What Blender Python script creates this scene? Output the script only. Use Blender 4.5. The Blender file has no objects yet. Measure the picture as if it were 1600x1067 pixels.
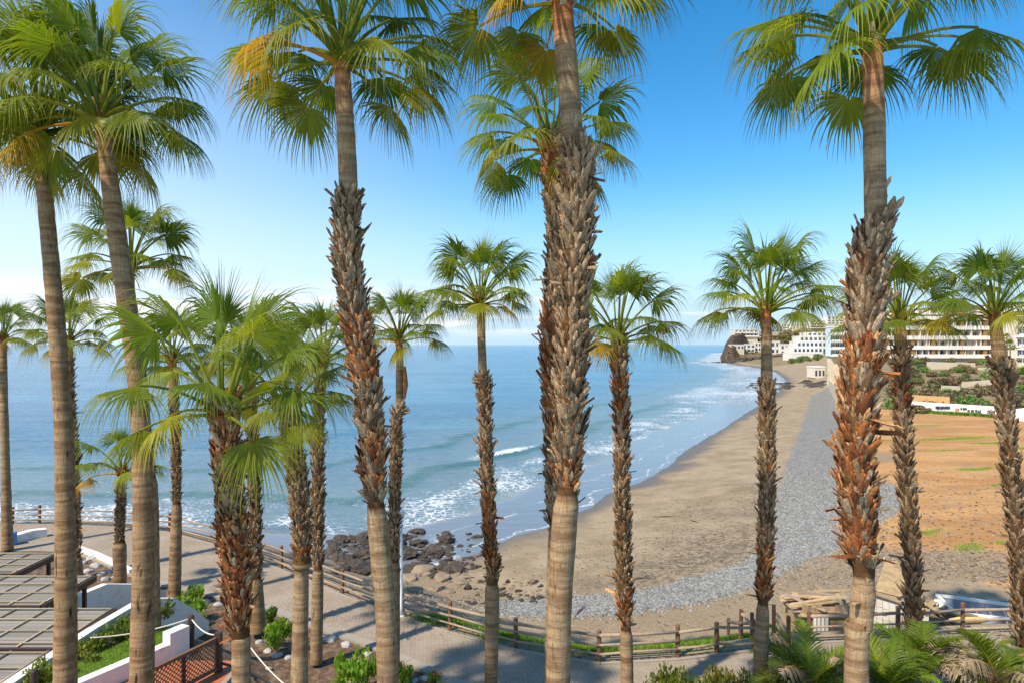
import bpy, math, random
import numpy as np
from mathutils import Vector, Matrix
R = math.radians
F = 1067.0; CH = 11.5; HZ = 538.0          # focal length in photo pixels, camera height, horizon row
S = bpy.context.scene
COL = S.collection

# ------------------------------------------------------------------ camera, sky, sun
cam_d = bpy.data.cameras.new('camera'); cam = bpy.data.objects.new('camera', cam_d); COL.objects.link(cam)
cam.location = (0, 0, CH); cam.rotation_euler = (R(90), 0, 0)
cam_d.sensor_width = 36; cam_d.lens = 36 * F / 1600; cam_d.shift_y = 4.5 / 1600
cam_d.clip_start = .1; cam_d.clip_end = 60000
S.camera = cam
SUN_AZ, SUN_EL = -134, 51
sv = Vector((math.sin(R(SUN_AZ)) * math.cos(R(SUN_EL)), math.cos(R(SUN_AZ)) * math.cos(R(SUN_EL)), math.sin(R(SUN_EL))))
sd = bpy.data.lights.new('sun', 'SUN'); sd.energy = 3.9; sd.angle = R(1.2); sd.color = (1, .90, .76)
so = bpy.data.objects.new('sun', sd); COL.objects.link(so); so.rotation_euler = sv.to_track_quat('Z', 'Y').to_euler()
S.view_settings.view_transform = 'Standard'; S.view_settings.look = 'None'
S.view_settings.exposure = .68; S.view_settings.gamma = 1; S.view_settings.use_curve_mapping = False
S.render.engine = 'CYCLES'
try:
    S.cycles.max_bounces = 6; S.cycles.transparent_max_bounces = 8
except Exception: pass

class NT:
    def __init__(s, tree): s.t = tree; s.L = tree.links
    def n(s, typ, ins=None, **kw):
        nd = s.t.nodes.new(typ)
        for k, v in kw.items(): setattr(nd, k, v)
        for k, v in (ins or {}).items():
            sk = nd.inputs[k]
            if isinstance(v, bpy.types.NodeSocket): s.L.new(v, sk)
            else: sk.default_value = v
        return nd
    def math(s, op, a, b=0.0, c=None, clamp=False):
        nd = s.n('ShaderNodeMath', {0: a, 1: b}, operation=op, use_clamp=clamp)
        if c is not None:
            if isinstance(c, bpy.types.NodeSocket): s.L.new(c, nd.inputs[2])
            else: nd.inputs[2].default_value = c
        return nd.outputs[0]
    def mix(s, f, a, b, mode='MIX'):
        nd = s.n('ShaderNodeMix', data_type='RGBA', blend_type=mode)
        for i, v in ((0, f), (6, a), (7, b)):
            if isinstance(v, bpy.types.NodeSocket): s.L.new(v, nd.inputs[i])
            else: nd.inputs[i].default_value = v if i == 0 else (tuple(v) + (1,))[:4]
        return nd.outputs[2]
    def ramp(s, f, stops, interp='LINEAR'):
        nd = s.n('ShaderNodeValToRGB', {0: f}); e = nd.color_ramp.elements; nd.color_ramp.interpolation = interp
        while len(e) < len(stops): e.new(.5)
        for i, (p, c) in enumerate(stops):
            e[i].position = p; e[i].color = (tuple(c) + (1,))[:4] if hasattr(c, '__len__') else (c, c, c, 1)
        return nd.outputs[0]
    def sstep(s, v, a, b):
        nd = s.n('ShaderNodeMapRange', {0: v, 1: a, 2: b}, interpolation_type='SMOOTHSTEP'); return nd.outputs[0]
    def noise(s, vec, scale, detail=4, rough=.55, dist=0.0, col=False):
        nd = s.n('ShaderNodeTexNoise', {'Scale': scale, 'Detail': detail, 'Roughness': rough, 'Distortion': dist})
        if vec is not None: s.L.new(vec, nd.inputs['Vector'])
        return nd.outputs[1 if col else 0]
    def mapping(s, vec, scale=(1, 1, 1), rot=(0, 0, 0)):
        return s.n('ShaderNodeMapping', {'Vector': vec, 'Scale': scale, 'Rotation': rot}).outputs[0]
    def attr(s, name, out='Fac'):
        return s.n('ShaderNodeAttribute', attribute_name=name).outputs[out]
    def bump(s, h, strength=.5, dist=.05, normal=None):
        ins = {'Height': h, 'Strength': strength, 'Distance': dist}
        if normal: ins['Normal'] = normal
        return s.n('ShaderNodeBump', ins).outputs[0]

W = bpy.data.worlds.new('World'); S.world = W; W.use_nodes = True
W.node_tree.nodes.clear(); w = NT(W.node_tree)
sky = w.n('ShaderNodeTexSky', sky_type='NISHITA', sun_disc=False, sun_elevation=R(SUN_EL), sun_rotation=R(SUN_AZ),
          altitude=0, air_density=1.0, dust_density=.6, ozone_density=2.2)
SKYC = w.n('ShaderNodeHueSaturation', {'Hue': .494, 'Saturation': 1.42, 'Value': 1.0, 'Color': sky.outputs[0]}).outputs[0]
tc = w.n('ShaderNodeTexCoord').outputs['Generated']
sep = w.n('ShaderNodeSeparateXYZ', {0: tc})
dx, dy, dz = sep.outputs
cn = w.noise(w.mapping(tc, (2.2, 2.2, 22)), 2.2, 7, .55, .3)
el0 = w.sstep(dz, .004, .035); el1 = w.sstep(dz, .10, .05)
az = w.sstep(dx, .3, -.35)
thr = w.math('SUBTRACT', .62, w.math('MULTIPLY', az, .235))
cm = w.math('SUBTRACT', cn, thr); cm = w.sstep(cm, -.03, .12)
cm = w.math('MULTIPLY', w.math('MULTIPLY', cm, el0), el1)
veil = w.math('MULTIPLY', w.sstep(dx, .15, -.6), w.sstep(dz, .6, .02))
c0 = w.mix(w.sstep(dz, .24, -.02), SKYC, (2.7, 3.9, 5.1))
c1 = w.mix(w.math('MULTIPLY', veil, .55), c0, (5.0, 5.6, 6.5))
c2 = w.mix(w.math('MULTIPLY', cm, .85), c1, (5.6, 5.6, 5.7))
bg = w.n('ShaderNodeBackground', {'Color': c2, 'Strength': .13})
w.n('ShaderNodeOutputWorld', {0: bg.outputs[0]})

# ------------------------------------------------------------------ numbers
def vnoise(x, y, seed=0):
    x = np.asarray(x, float); y = np.asarray(y, float)
    xi = np.floor(x).astype(np.int64); yi = np.floor(y).astype(np.int64)
    fx = x - xi; fy = y - yi; fx = fx * fx * (3 - 2 * fx); fy = fy * fy * (3 - 2 * fy)
    def h(a, b):
        n = (a * 374761393 + b * 668265263 + seed * 1442695041) & 0xffffffff
        n = ((n ^ (n >> 13)) * 1274126177) & 0xffffffff
        return ((n ^ (n >> 16)) & 0xffff) / 65535.0
    return (h(xi, yi) * (1 - fx) + h(xi + 1, yi) * fx) * (1 - fy) + (h(xi, yi + 1) * (1 - fx) + h(xi + 1, yi + 1) * fx) * fy
def fbm(x, y, o=4, seed=0):
    s = 0; a = .5
    for i in range(o):
        s = s + a * (vnoise(x * 2 ** i, y * 2 ** i, seed + i) - .5) * 2; a *= .5
    return s
def sstep(v, a, b):
    t = np.clip((v - a) / (b - a), 0, 1); return t * t * (3 - 2 * t)
def pol_dist(x, y, pts):
    d = np.full(np.shape(x), 1e9)
    for (ax, ay), (bx, by) in zip(pts[:-1], pts[1:]):
        ux, uy = bx - ax, by - ay; l2 = ux * ux + uy * uy
        t = np.clip(((x - ax) * ux + (y - ay) * uy) / l2, 0, 1)
        d = np.minimum(d, np.hypot(x - ax - t * ux, y - ay - t * uy))
    return d
def in_poly(x, y, pts):
    c = np.zeros(np.shape(x), bool); n = len(pts)
    for i in range(n):
        ax, ay = pts[i]; bx, by = pts[(i + 1) % n]
        if ay == by: continue
        c ^= ((ay > y) != (by > y)) & (x < (bx - ax) * (y - ay) / (by - ay) + ax)
    return c
def P(px, py, z=0.0):
    D = (CH - z) * F / (py - HZ); return ((px - 800) / F * D, D)
SEA = -5.0
shore = [(-400, 40), (-70, 50), (-40, 53), (-22, 51), (-12, 48.5), (-7, 50)] + [P(a, b, SEA) for a, b in
        [(745, 862), (800, 840), (850, 825), (885, 806), (925, 792), (945, 772), (1000, 752), (1040, 728), (1075, 702), (1110, 680),
         (1150, 655), (1185, 632), (1212, 615), (1228, 602), (1226, 592), (1212, 581), (1180, 573), (1134, 567)]]
sea_poly = shore + [(221, 700), (410, 1300), (2900, 8000), (-9000, 9000), (-9000, 40)]
fence_px = [(20, 819), (62, 818), (115, 819), (180, 822), (265, 830), (340, 850), (440, 887), (535, 926), (620, 958), (703, 984),
            (806, 1011), (936, 1032), (1059, 1025), (1170, 1012), (1265, 1000), (1403, 994), (1504, 988), (1625, 984)]
fence = [P(*q) for q in fence_px]
inner = [P(*q) for q in [(-60, 862), (60, 862), (124, 864), (200, 896), (245, 912), (330, 931), (412, 950), (508, 986), (584, 1011), (700, 1064)]] + \
        [(0.5, 21.4), (4, 20.6), (8, 20.9), (12.7, 22.2), (18, 23.2), (40, 24)]
fline = [(-120, 46)] + [(-45, 44.5)] + fence + [(45, 27.5), (120, 26)]
land_near = fline + [(120, -60), (-120, -60)]
def signed_shore(x, y):
    d = pol_dist(x, y, shore + [(221, 700), (410, 1300)]); return np.where(in_poly(x, y, sea_poly), -d, d)
def terrain(x, y, fine=True):
    x = np.asarray(x, float); y = np.asarray(y, float)
    d = signed_shore(x, y)
    zb = np.where(d < 0, np.maximum(SEA + .12 * d, -11), SEA + .115 * d)
    zb = np.where(zb > -2.1, -2.1 + (1 - np.exp(-(zb + 2.1) / .5)) * .5, zb)
    # hillside under the hotel
    up = sstep(y, 128, 205) * sstep(x - y * .42, 8, 26) * 7.6
    up2 = sstep(y, 236, 330) * sstep(d, 18, 70) * 4 
    far = sstep(y, 300, 620) * sstep(x - 100, 60, 200) * 2
    zb = zb + np.where(d > 0, np.maximum(up, np.minimum(up2 + far, 9)), 0)
    dl = pol_dist(x, y, fline); inside = in_poly(x, y, land_near)
    zn = np.where(inside, 0.0, -.42 * np.maximum(dl - .7, 0))
    z = np.where(inside, 0.0, np.maximum(zb, zn))
    # raised garden on the left
    m = sstep(x, -7.5, -11.5) * sstep(y, 26, 22.5) * 1.85
    z = z + np.where(inside, m, 0)
    g = np.where(inside, 0, sstep(dl, .5, 4))
    z = z + g * fbm(x / 6, y / 6, 3, 5) * .22 * np.where(d < 3, sstep(d, -20, 3) * .35, 1)
    garden = inside & ~in_poly(x, y, fline + inner[::-1])
    z = z + np.where(garden & (m < .1), .03 + .10 * fbm(x * .8, y * .8, 3, 9) * sstep(pol_dist(x, y, inner), 0, 2), 0)
    return z
def tz(x, y): return float(terrain(np.array([x]), np.array([y]))[0])
def G(px, py):
    ts = np.geomspace(12, 1500, 1500); dxp = (px - 800) / F; dzp = (HZ - py) / F
    x = ts * dxp; z = CH + ts * dzp; g = np.maximum(terrain(x, ts), SEA)
    k = np.argmax(z < g)
    if k == 0: k = len(ts) - 1
    a = (z[k - 1] - g[k - 1]); b = (g[k] - z[k]); t = ts[k - 1] + (ts[k] - ts[k - 1]) * a / max(a + b, 1e-6)
    return (t * dxp, t, CH + t * dzp)
def X(px, D): return (px - 800) / F * D
def Z(py, D): return CH + (HZ - py) / F * D

# ------------------------------------------------------------------ mesh building
class MB:
    def __init__(s): s.v = []; s.f = []; s.c = []; s.uv = None
    def add(s, vs, fs, col=(1, 1, 1)):
        o = len(s.v); s.v.extend([tuple(p) for p in vs]); s.f.extend([tuple(i + o for i in q) for q in fs])
        if col and isinstance(col[0], (tuple, list)): s.c.extend(col)
        else: s.c.extend([col] * len(vs))
        return s
    def box(s, x0, x1, y0, y1, z0, z1, col=(1, 1, 1)):
        return s.add([(x0, y0, z0), (x1, y0, z0), (x1, y1, z0), (x0, y1, z0), (x0, y0, z1), (x1, y0, z1), (x1, y1, z1), (x0, y1, z1)],
              [(0, 3, 2, 1), (4, 5, 6, 7), (0, 1, 5, 4), (1, 2, 6, 5), (2, 3, 7, 6), (3, 0, 4, 7)], col)
    def beam(s, a, b, w_, h_, col=(1, 1, 1), up=(0, 0, 1)):
        a = Vector(a); b = Vector(b); t = (b - a).normalized(); u = Vector(up)
        if abs(t.dot(u)) > .98: u = Vector((1, 0, 0))
        sd_ = t.cross(u).normalized(); u = sd_.cross(t)
        vs = [p + sd_ * (i * w_ / 2) + u * (j * h_ / 2) for p in (a, b) for i, j in ((-1, -1), (1, -1), (1, 1), (-1, 1))]
        return s.add(vs, [(0, 1, 2, 3)[::-1], (4, 5, 6, 7), (0, 1, 5, 4), (1, 2, 6, 5), (2, 3, 7, 6), (3, 0, 4, 7)], col)
    def tube(s, pts, rad, n=8, col=(1, 1, 1), cap=True, wob=0, rnd=None):
        pts = [Vector(p) for p in pts]; vs = []; fs = []
        for i, p in enumerate(pts):
            t = (pts[min(i + 1, len(pts) - 1)] - pts[max(i - 1, 0)]).normalized()
            u = Vector((0, 1, 0)) if abs(t.y) < .9 else Vector((1, 0, 0))
            a = t.cross(u).normalized(); b = t.cross(a)
            r = rad[i] if hasattr(rad, '__len__') else rad
            for k in range(n):
                q = 2 * math.pi * k / n; rr = r * (1 + (rnd.uniform(-wob, wob) if wob else 0))
                vs.append(p + a * (math.cos(q) * rr) + b * (math.sin(q) * rr))
        for i in range(len(pts) - 1):
            for k in range(n):
                fs.append((i * n + k, i * n + (k + 1) % n, (i + 1) * n + (k + 1) % n, (i + 1) * n + k))
        if cap: fs += [tuple(range(n))[::-1], tuple(range((len(pts) - 1) * n, len(pts) * n))]
        return s.add(vs, fs, col)
    def mesh(s, name, mat=None, smooth=False):
        me = bpy.data.meshes.new(name); me.from_pydata(s.v, [], s.f)
        if s.c:
            a = me.color_attributes.new('col', 'FLOAT_COLOR', 'POINT')
            arr = np.ones((len(s.v), 4), np.float32); arr[:, :3] = np.array([c[:3] for c in s.c], np.float32)
            a.data.foreach_set('color', arr.ravel())
        if s.uv:
            l = me.uv_layers.new(name='UVMap'); idx = np.zeros(len(me.loops), np.int32); me.loops.foreach_get('vertex_index', idx)
            l.data.foreach_set('uv', np.array(s.uv, np.float32)[idx].ravel())
        if mat: me.materials.append(mat)
        if smooth: me.polygons.foreach_set('use_smooth', np.ones(len(me.polygons), bool))
        me.update(); return me
    def build(s, name, mat, parent=None, smooth=False, **tags):
        return link(name, s.mesh(name, mat, smooth), parent, **tags)
def link(name, me, parent=None, label=None, cat=None, group=None, kind=None, loc=None):
    o = bpy.data.objects.new(name, me); COL.objects.link(o)
    if parent: o.parent = parent
    if loc: o.location = loc
    return tag(o, label, cat, group, kind)
def tag(o, label=None, cat=None, group=None, kind=None):
    if label: o['label'] = label
    if cat: o['category'] = cat
    if group: o['group'] = group
    if kind: o['kind'] = kind
    return o
def empty(name, loc, label, cat, group=None):
    return link(name, None, None, label, cat, group, None, loc)
def rel(mb, root):                       # verts were given in world space; make them local to the root
    l = root.location; mb.v = [(p[0] - l.x, p[1] - l.y, p[2] - l.z) for p in mb.v]; return mb
def part(mb, name, mat, root, smooth=False, label=None, kind=None, base=None):
    rel(mb, base or root); return mb.build(name, mat, root, smooth, label=label, kind=kind)

# ------------------------------------------------------------------ materials
def mat(name, fn):
    m = bpy.data.materials.new(name); m.use_nodes = True; m.node_tree.nodes.clear(); t = NT(m.node_tree)
    sh = fn(t); t.n('ShaderNodeOutputMaterial', {0: sh}); return m
def pri(t, **k):
    names = dict(col='Base Color', rough='Roughness', nor='Normal', spec='Specular IOR Level', metal='Metallic', alpha='Alpha')
    return t.n('ShaderNodeBsdfPrincipled', {names[a]: ((tuple(b) + (1,)) if a == 'col' and isinstance(b, tuple) and len(b) == 3 else b) for a, b in k.items()}).outputs[0]
def simple(name, col, rough=.7, var=.25, scale=6, bump=.2, stretch=(1, 1, 1), dirt=None, bd=.02):
    def fn(t):
        v = t.mapping(t.n('ShaderNodeTexCoord').outputs['Object'], stretch)
        n = t.noise(v, scale, 5, .6); r = t.n('ShaderNodeObjectInfo').outputs['Random']
        k = t.math('ADD', t.math('MULTIPLY', t.math('SUBTRACT', n, .5), var * 2.4), t.math('ADD', t.math('MULTIPLY', r, var * .5), 1 - var * .25))
        c = t.mix(1.0, col, t.n('ShaderNodeCombineColor', {0: k, 1: k, 2: k}).outputs[0], 'MULTIPLY')
        c = t.mix(1.0, c, t.attr('col', 'Color'), 'MULTIPLY')
        if dirt: c = t.mix(t.sstep(t.noise(v, scale * .35, 6, .7), .52, .72), c, dirt)
        return pri(t, col=c, rough=rough, nor=t.bump(n, bump, bd))
    return mat(name, fn)

def f_trunk(t):
    uv = t.n('ShaderNodeUVMap', uv_map='UVMap').outputs[0]
    rnd = t.n('ShaderNodeObjectInfo').outputs['Random']
    off = t.n('ShaderNodeCombineXYZ', {0: t.math('MULTIPLY', rnd, 40.0), 1: t.math('MULTIPLY', rnd, 23.0)}).outputs[0]
    uv = t.n('ShaderNodeVectorMath', {0: uv, 1: off}, operation='ADD').outputs[0]
    s_ = t.n('ShaderNodeSeparateXYZ', {0: uv}).outputs
    warp = t.noise(t.mapping(uv, (2.5, 1.2, 1)), 1.6, 4, .6)
    rr = t.math('FRACT', t.math('ADD', t.math('MULTIPLY', s_[1], 8.5), t.math('MULTIPLY', warp, 2.6)))
    ring = t.sstep(t.math('ABSOLUTE', t.math('SUBTRACT', rr, .5)), .5, .38)
    band = t.noise(t.mapping(uv, (.35, 3.2, 1)), 2.0, 5, .65, .4)
    blot = t.noise(t.mapping(uv, (3.2, 1.5, 1)), 1.5, 5, .65)
    fib = t.noise(t.mapping(uv, (30, 1.6, 1)), 2, 5, .7)
    crack = t.sstep(t.noise(t.mapping(uv, (11, 1.3, 1)), 1.7, 4, .65, .5), .30, .38)
    pit = t.sstep(t.noise(t.mapping(uv, (4.5, 1.1, 1)), 1.3, 3, .55, .3), .30, .38)
    a = t.mix(t.sstep(band, .38, .62), (.235, .13, .058), (.47, .315, .165))
    a = t.mix(t.math('MULTIPLY', t.sstep(blot, .45, .65), .55), a, (.30, .215, .14))
    a = t.mix(t.math('MULTIPLY', t.sstep(fib, .40, .68), .55), a, (.13, .08, .042))
    a = t.mix(t.math('MULTIPLY', t.math('SUBTRACT', 1.0, ring), .28), a, (.12, .07, .035))
    a = t.mix(t.math('MULTIPLY', t.math('SUBTRACT', 1.0, crack), .7), a, (.055, .034, .02))
    a = t.mix(t.math('MULTIPLY', t.math('SUBTRACT', 1.0, pit), t.attr('scar')), a, (.03, .02, .012))
    a = t.mix(1.0, a, t.attr('col', 'Color'), 'MULTIPLY')
    h = t.math('ADD', t.math('MULTIPLY', ring, .22), t.math('ADD', t.math('MULTIPLY', fib, .6), t.math('MULTIPLY', pit, t.attr('scar'))))
    h = t.math('ADD', h, t.math('MULTIPLY', crack, .5))
    return pri(t, col=a, rough=.88, nor=t.bump(h, .6, .025), spec=.15)
def f_stub(t):
    v = t.n('ShaderNodeTexCoord').outputs['Object']
    n = t.noise(t.mapping(v, (9, 9, 2.2)), 4, 4, .65); n2 = t.noise(v, 3, 3)
    c = t.mix(1.0, t.attr('col', 'Color'), t.n('ShaderNodeObjectInfo').outputs['Color'], 'MULTIPLY')
    c = t.mix(t.sstep(n, .38, .7), t.mix(1.0, c, (.42, .36, .31), 'MULTIPLY'), t.mix(1.0, c, (1.18, 1.15, 1.1), 'MULTIPLY'))
    return pri(t, col=c, rough=.8, nor=t.bump(n, .6, .02), spec=.25)
def leafmat(name, base, tipc, trans=.35):
    def fn(t):
        r = t.n('ShaderNodeObjectInfo').outputs['Random']; ac = t.attr('col', 'Color')
        v = t.n('ShaderNodeTexCoord').outputs['Object']; n = t.noise(v, 3, 3)
        c = t.mix(t.math('MULTIPLY', r, .8), base, tipc); c = t.mix(t.math('MULTIPLY', t.sstep(n, .45, .7), .35), c, tipc)
        c = t.mix(1.0, c, ac, 'MULTIPLY'); c = t.mix(1.0, c, t.n('ShaderNodeObjectInfo').outputs['Color'], 'MULTIPLY')
        d = pri(t, col=c, rough=.5, spec=.28)
        tr = t.n('ShaderNodeBsdfTranslucent', {0: t.mix(1.0, c, (1.7, 1.55, .6), 'MULTIPLY')}).outputs[0]
        return t.n('ShaderNodeMixShader', {0: trans, 1: d, 2: tr}).outputs[0]
    return mat(name, fn)
M = {}
M['trunk'] = mat('palm_trunk', f_trunk); M['stub'] = mat('leaf_base', f_stub)
M['frond'] = leafmat('palm_frond', (.095, .158, .010), (.20, .235, .016), .42)
M['leaf'] = leafmat('shrub_leaf', (.10, .22, .03), (.24, .34, .04), .35)
M['scrub'] = leafmat('scrub_leaf', (.13, .14, .08), (.2, .19, .12), .2)
M['grass'] = leafmat('grass', (.14, .26, .03), (.30, .38, .05), .3)
M['wood'] = simple('grey_timber', (.33, .245, .17), .85, .4, 5, .5, (1, 1, 1))
M['post'] = simple('brown_post', (.17, .085, .045), .85, .45, 8, .5)
M['newwood'] = simple('fresh_timber', (.48, .32, .17), .8, .3, 6, .3)
M['white'] = simple('white_render', (.80, .77, .71), .85, .08, 3, .25, dirt=(.45, .42, .37))
M['cream'] = simple('cream_render', (.62, .52, .35), .85, .12, .6, .1, dirt=(.40, .33, .22))
M['bwhite'] = simple('building_white', (.74, .68, .58), .8, .06, .4, .05)
M['bcream'] = simple('building_cream', (.66, .58, .46), .8, .10, .4, .05)
M['bblue'] = simple('building_pale_blue', (.62, .72, .78), .7, .06, .4, .05)
M['brown'] = simple('brown_panel', (.32, .17, .06), .7, .2, .8, .1)
M['slab'] = simple('white_slab', (.78, .73, .64), .8, .05, .5, .05)
M['glass'] = simple('window_glass', (.06, .08, .10), .12, .3, .5, .0)
M['rock'] = simple('dark_rock', (.06, .046, .033), .8, .6, 2.5, 1.0, dirt=(.15, .12, .07), bd=.15)
M['rockl'] = simple('pale_rock', (.25, .19, .12), .85, .4, 2.5, .8, bd=.12)
M['stone'] = simple('garden_stone', (.42, .40, .37), .85, .4, 3, .7, bd=.06)
M['cobble'] = simple('cobble', (.20, .195, .175), .75, .35, 3, .4)
M['concrete'] = simple('concrete_kerb', (.31, .265, .21), .9, .15, 3, .3)
M['darkwood'] = simple('dark_wood', (.055, .03, .02), .55, .3, 10, .2)
M['slat'] = simple('weathered_slat', (.27, .24, .20), .8, .3, 6, .3, (1, 6, 1))
M['batten'] = simple('bamboo_batten', (.58, .44, .27), .7, .2, 10, .2)
M['terra'] = simple('terracotta', (.42, .13, .05), .6, .2, 3, .15)
M['rope'] = simple('rope', (.62, .56, .46), .9, .15, 30, .3)
M['blue'] = simple('blue_plastic', (.08, .25, .55), .4, .1, 3, 0)
M['tarp'] = simple('blue_grey_panel', (.26, .35, .46), .6, .3, 3, .3, dirt=(.30, .29, .27))
M['debris'] = simple('debris_board', (.38, .265, .135), .8, .6, 3, .4)
M['paneldirt'] = simple('stained_panel', (.62, .58, .50), .8, .15, 2, .3, dirt=(.18, .14, .10))
M['pipe'] = simple('black_pipe', (.03, .03, .03), .4, .1, 3, 0)
M['twig'] = simple('driftwood', (.10, .07, .045), .9, .4, 5, .3)
M['metalwhite'] = simple('white_paint', (.8, .8, .78), .4, .04, 3, .05)
M['yellow'] = simple('yellow_board', (.62, .45, .15), .6, .2, 2, .1)
M['ink'] = simple('graffiti_ink', (.05, .06, .09), .7, .2, 5, 0)
M['inkr'] = simple('graffiti_orange', (.55, .30, .16), .7, .2, 5, 0)
M['dry'] = leafmat('dry_frond', (.27, .20, .105), (.36, .28, .15), .15)
M['red'] = simple('red_petal', (.55, .02, .03), .5, .1, 3, 0)

def f_ground(t):
    tcn = t.n('ShaderNodeNewGeometry').outputs['Position']
    a = t.n('ShaderNodeSeparateColor', {0: t.attr('ma', 'Color')}).outputs      # pebble, dirt, wet
    b = t.n('ShaderNodeSeparateColor', {0: t.attr('mb', 'Color')}).outputs      # soil, scrub, weed
    g = t.n('ShaderNodeSeparateColor', {0: t.attr('mc', 'Color')}).outputs      # grey gravel, dark seaweed, far
    n1 = t.noise(tcn, .35, 6, .6); n2 = t.noise(tcn, 3.5, 5, .65); n3 = t.noise(tcn, 14, 4, .6)
    nb = t.noise(t.mapping(tcn, (.10, .22, 1)), 1, 5, .6)
    sand = t.mix(t.sstep(n1, .35, .65), (.255, .19, .11), (.345, .265, .165)); sand = t.mix(t.math('MULTIPLY', t.sstep(n2, .55, .75), .3), sand, (.20, .15, .09))
    wet = t.mix(a[2], sand, (.135, .105, .075))
    dk = t.math('MULTIPLY', g[1], t.sstep(t.noise(tcn, 2.2, 6, .75), .42, .6)); wet = t.mix(dk, wet, (.085, .065, .045))
    dirt = t.mix(t.sstep(nb, .38, .62), (.40, .195, .06), (.52, .285, .105)); dirt = t.mix(t.math('MULTIPLY', t.sstep(n2, .47, .68), .65), dirt, (.25, .14, .065)); dirt = t.mix(t.math('MULTIPLY', t.sstep(t.noise(t.mapping(tcn, (.25, .6, 1)), 1, 5, .7), .5, .64), .5), dirt, (.33, .22, .12))
    dirt = t.mix(t.math('MULTIPLY', t.sstep(t.noise(t.mapping(tcn, (.5, 1.4, 1)), 1, 6, .7), .56, .66), .5), dirt, (.22, .19, .16))
    grav = t.mix(t.sstep(n3, .4, .6), (.17, .12, .07), (.36, .27, .165))
    vo = t.n('ShaderNodeTexVoronoi', {'Vector': tcn, 'Scale': 5.2}, feature='F1'); vd = vo.outputs['Distance']
    vs = t.n('ShaderNodeSeparateColor', {0: vo.outputs['Color']}).outputs[0]
    peb = t.mix(vs, (.20, .19, .165), (.32, .31, .28)); peb = t.mix(t.math('MULTIPLY', t.sstep(vd, .42, .66), .7), peb, (.10, .09, .07))
    soil = t.mix(t.sstep(n2, .4, .65), (.10, .06, .035), (.21, .14, .085)); soil = t.mix(t.sstep(n3, .6, .75), soil, (.30, .25, .19))
    scr = t.mix(t.sstep(n1, .38, .6), (.29, .19, .12), (.17, .155, .065)); scr = t.mix(t.sstep(n2, .5, .7), scr, (.12, .09, .05))
    weed = t.mix(n2, (.12, .17, .02), (.28, .33, .05))
    en = t.math('MULTIPLY', t.math('SUBTRACT', t.noise(tcn, .8, 5, .65), .5), .9)
    def m(x, w_=.12): return t.sstep(t.math('ADD', x, t.math('MULTIPLY', en, t.math('MULTIPLY', x, t.math('MULTIPLY', t.math('SUBTRACT', 1.0, x), 2.6)))), .5 - w_, .5 + w_)
    c = t.mix(m(a[1]), wet, dirt); c = t.mix(t.math('MULTIPLY', m(g[0], .25), .85), c, grav); pm = m(a[0], .1); c = t.mix(pm, c, peb)
    c = t.mix(m(b[0]), c, soil); c = t.mix(m(b[1]), c, scr); c = t.mix(t.math('MULTIPLY', t.sstep(t.math('ADD', b[2], t.math('SUBTRACT', n2, .5)), .45, .7), 1.0), c, weed)
    h = t.math('ADD', t.math('MULTIPLY', n2, .6), t.math('MULTIPLY', n3, .35)); h = t.mix(pm, h, t.math('SUBTRACT', 1.0, vd))
    # footprints: shallow dimples
    fv = t.n('ShaderNodeTexVoronoi', {'Vector': t.mapping(tcn, (1, .8, 1)), 'Scale': 1.3}, feature='F1').outputs['Distance']
    h = t.math('ADD', h, t.math('MULTIPLY', t.sstep(fv, .26, .10), -1.3))
    return pri(t, col=c, rough=t.math('SUBTRACT', .92, t.math('MULTIPLY', a[2], .5)), nor=t.bump(h, .7, .12), spec=.3)
M['ground'] = mat('ground', f_ground)
def f_pave(t):
    p = t.n('ShaderNodeNewGeometry').outputs['Position']
    br = t.n('ShaderNodeTexBrick', {'Vector': t.mapping(p, (1, 1, 1), (0, 0, R(38))), 'Color1': (.37, .29, .205, 1), 'Color2': (.30, .23, .16, 1), 'Mortar': (.17, .135, .10, 1),
             'Scale': 1.0, 'Mortar Size': .012, 'Brick Width': .22, 'Row Height': .11}, offset=.5)
    n = t.noise(p, .5, 5, .6); c = t.mix(t.math('MULTIPLY', t.sstep(n, .4, .7), .4), br.outputs[0], (.40, .34, .27)); c = t.mix(t.math('MULTIPLY', t.sstep(t.noise(p, 1.7, 5, .7), .55, .72), .35), c, (.16, .12, .09))
    return pri(t, col=c, rough=.85, nor=t.bump(t.math('SUBTRACT', t.noise(p, 20, 3), br.outputs[1]), .35, .01), spec=.3)
M['pave'] = mat('pavers', f_pave)
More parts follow.
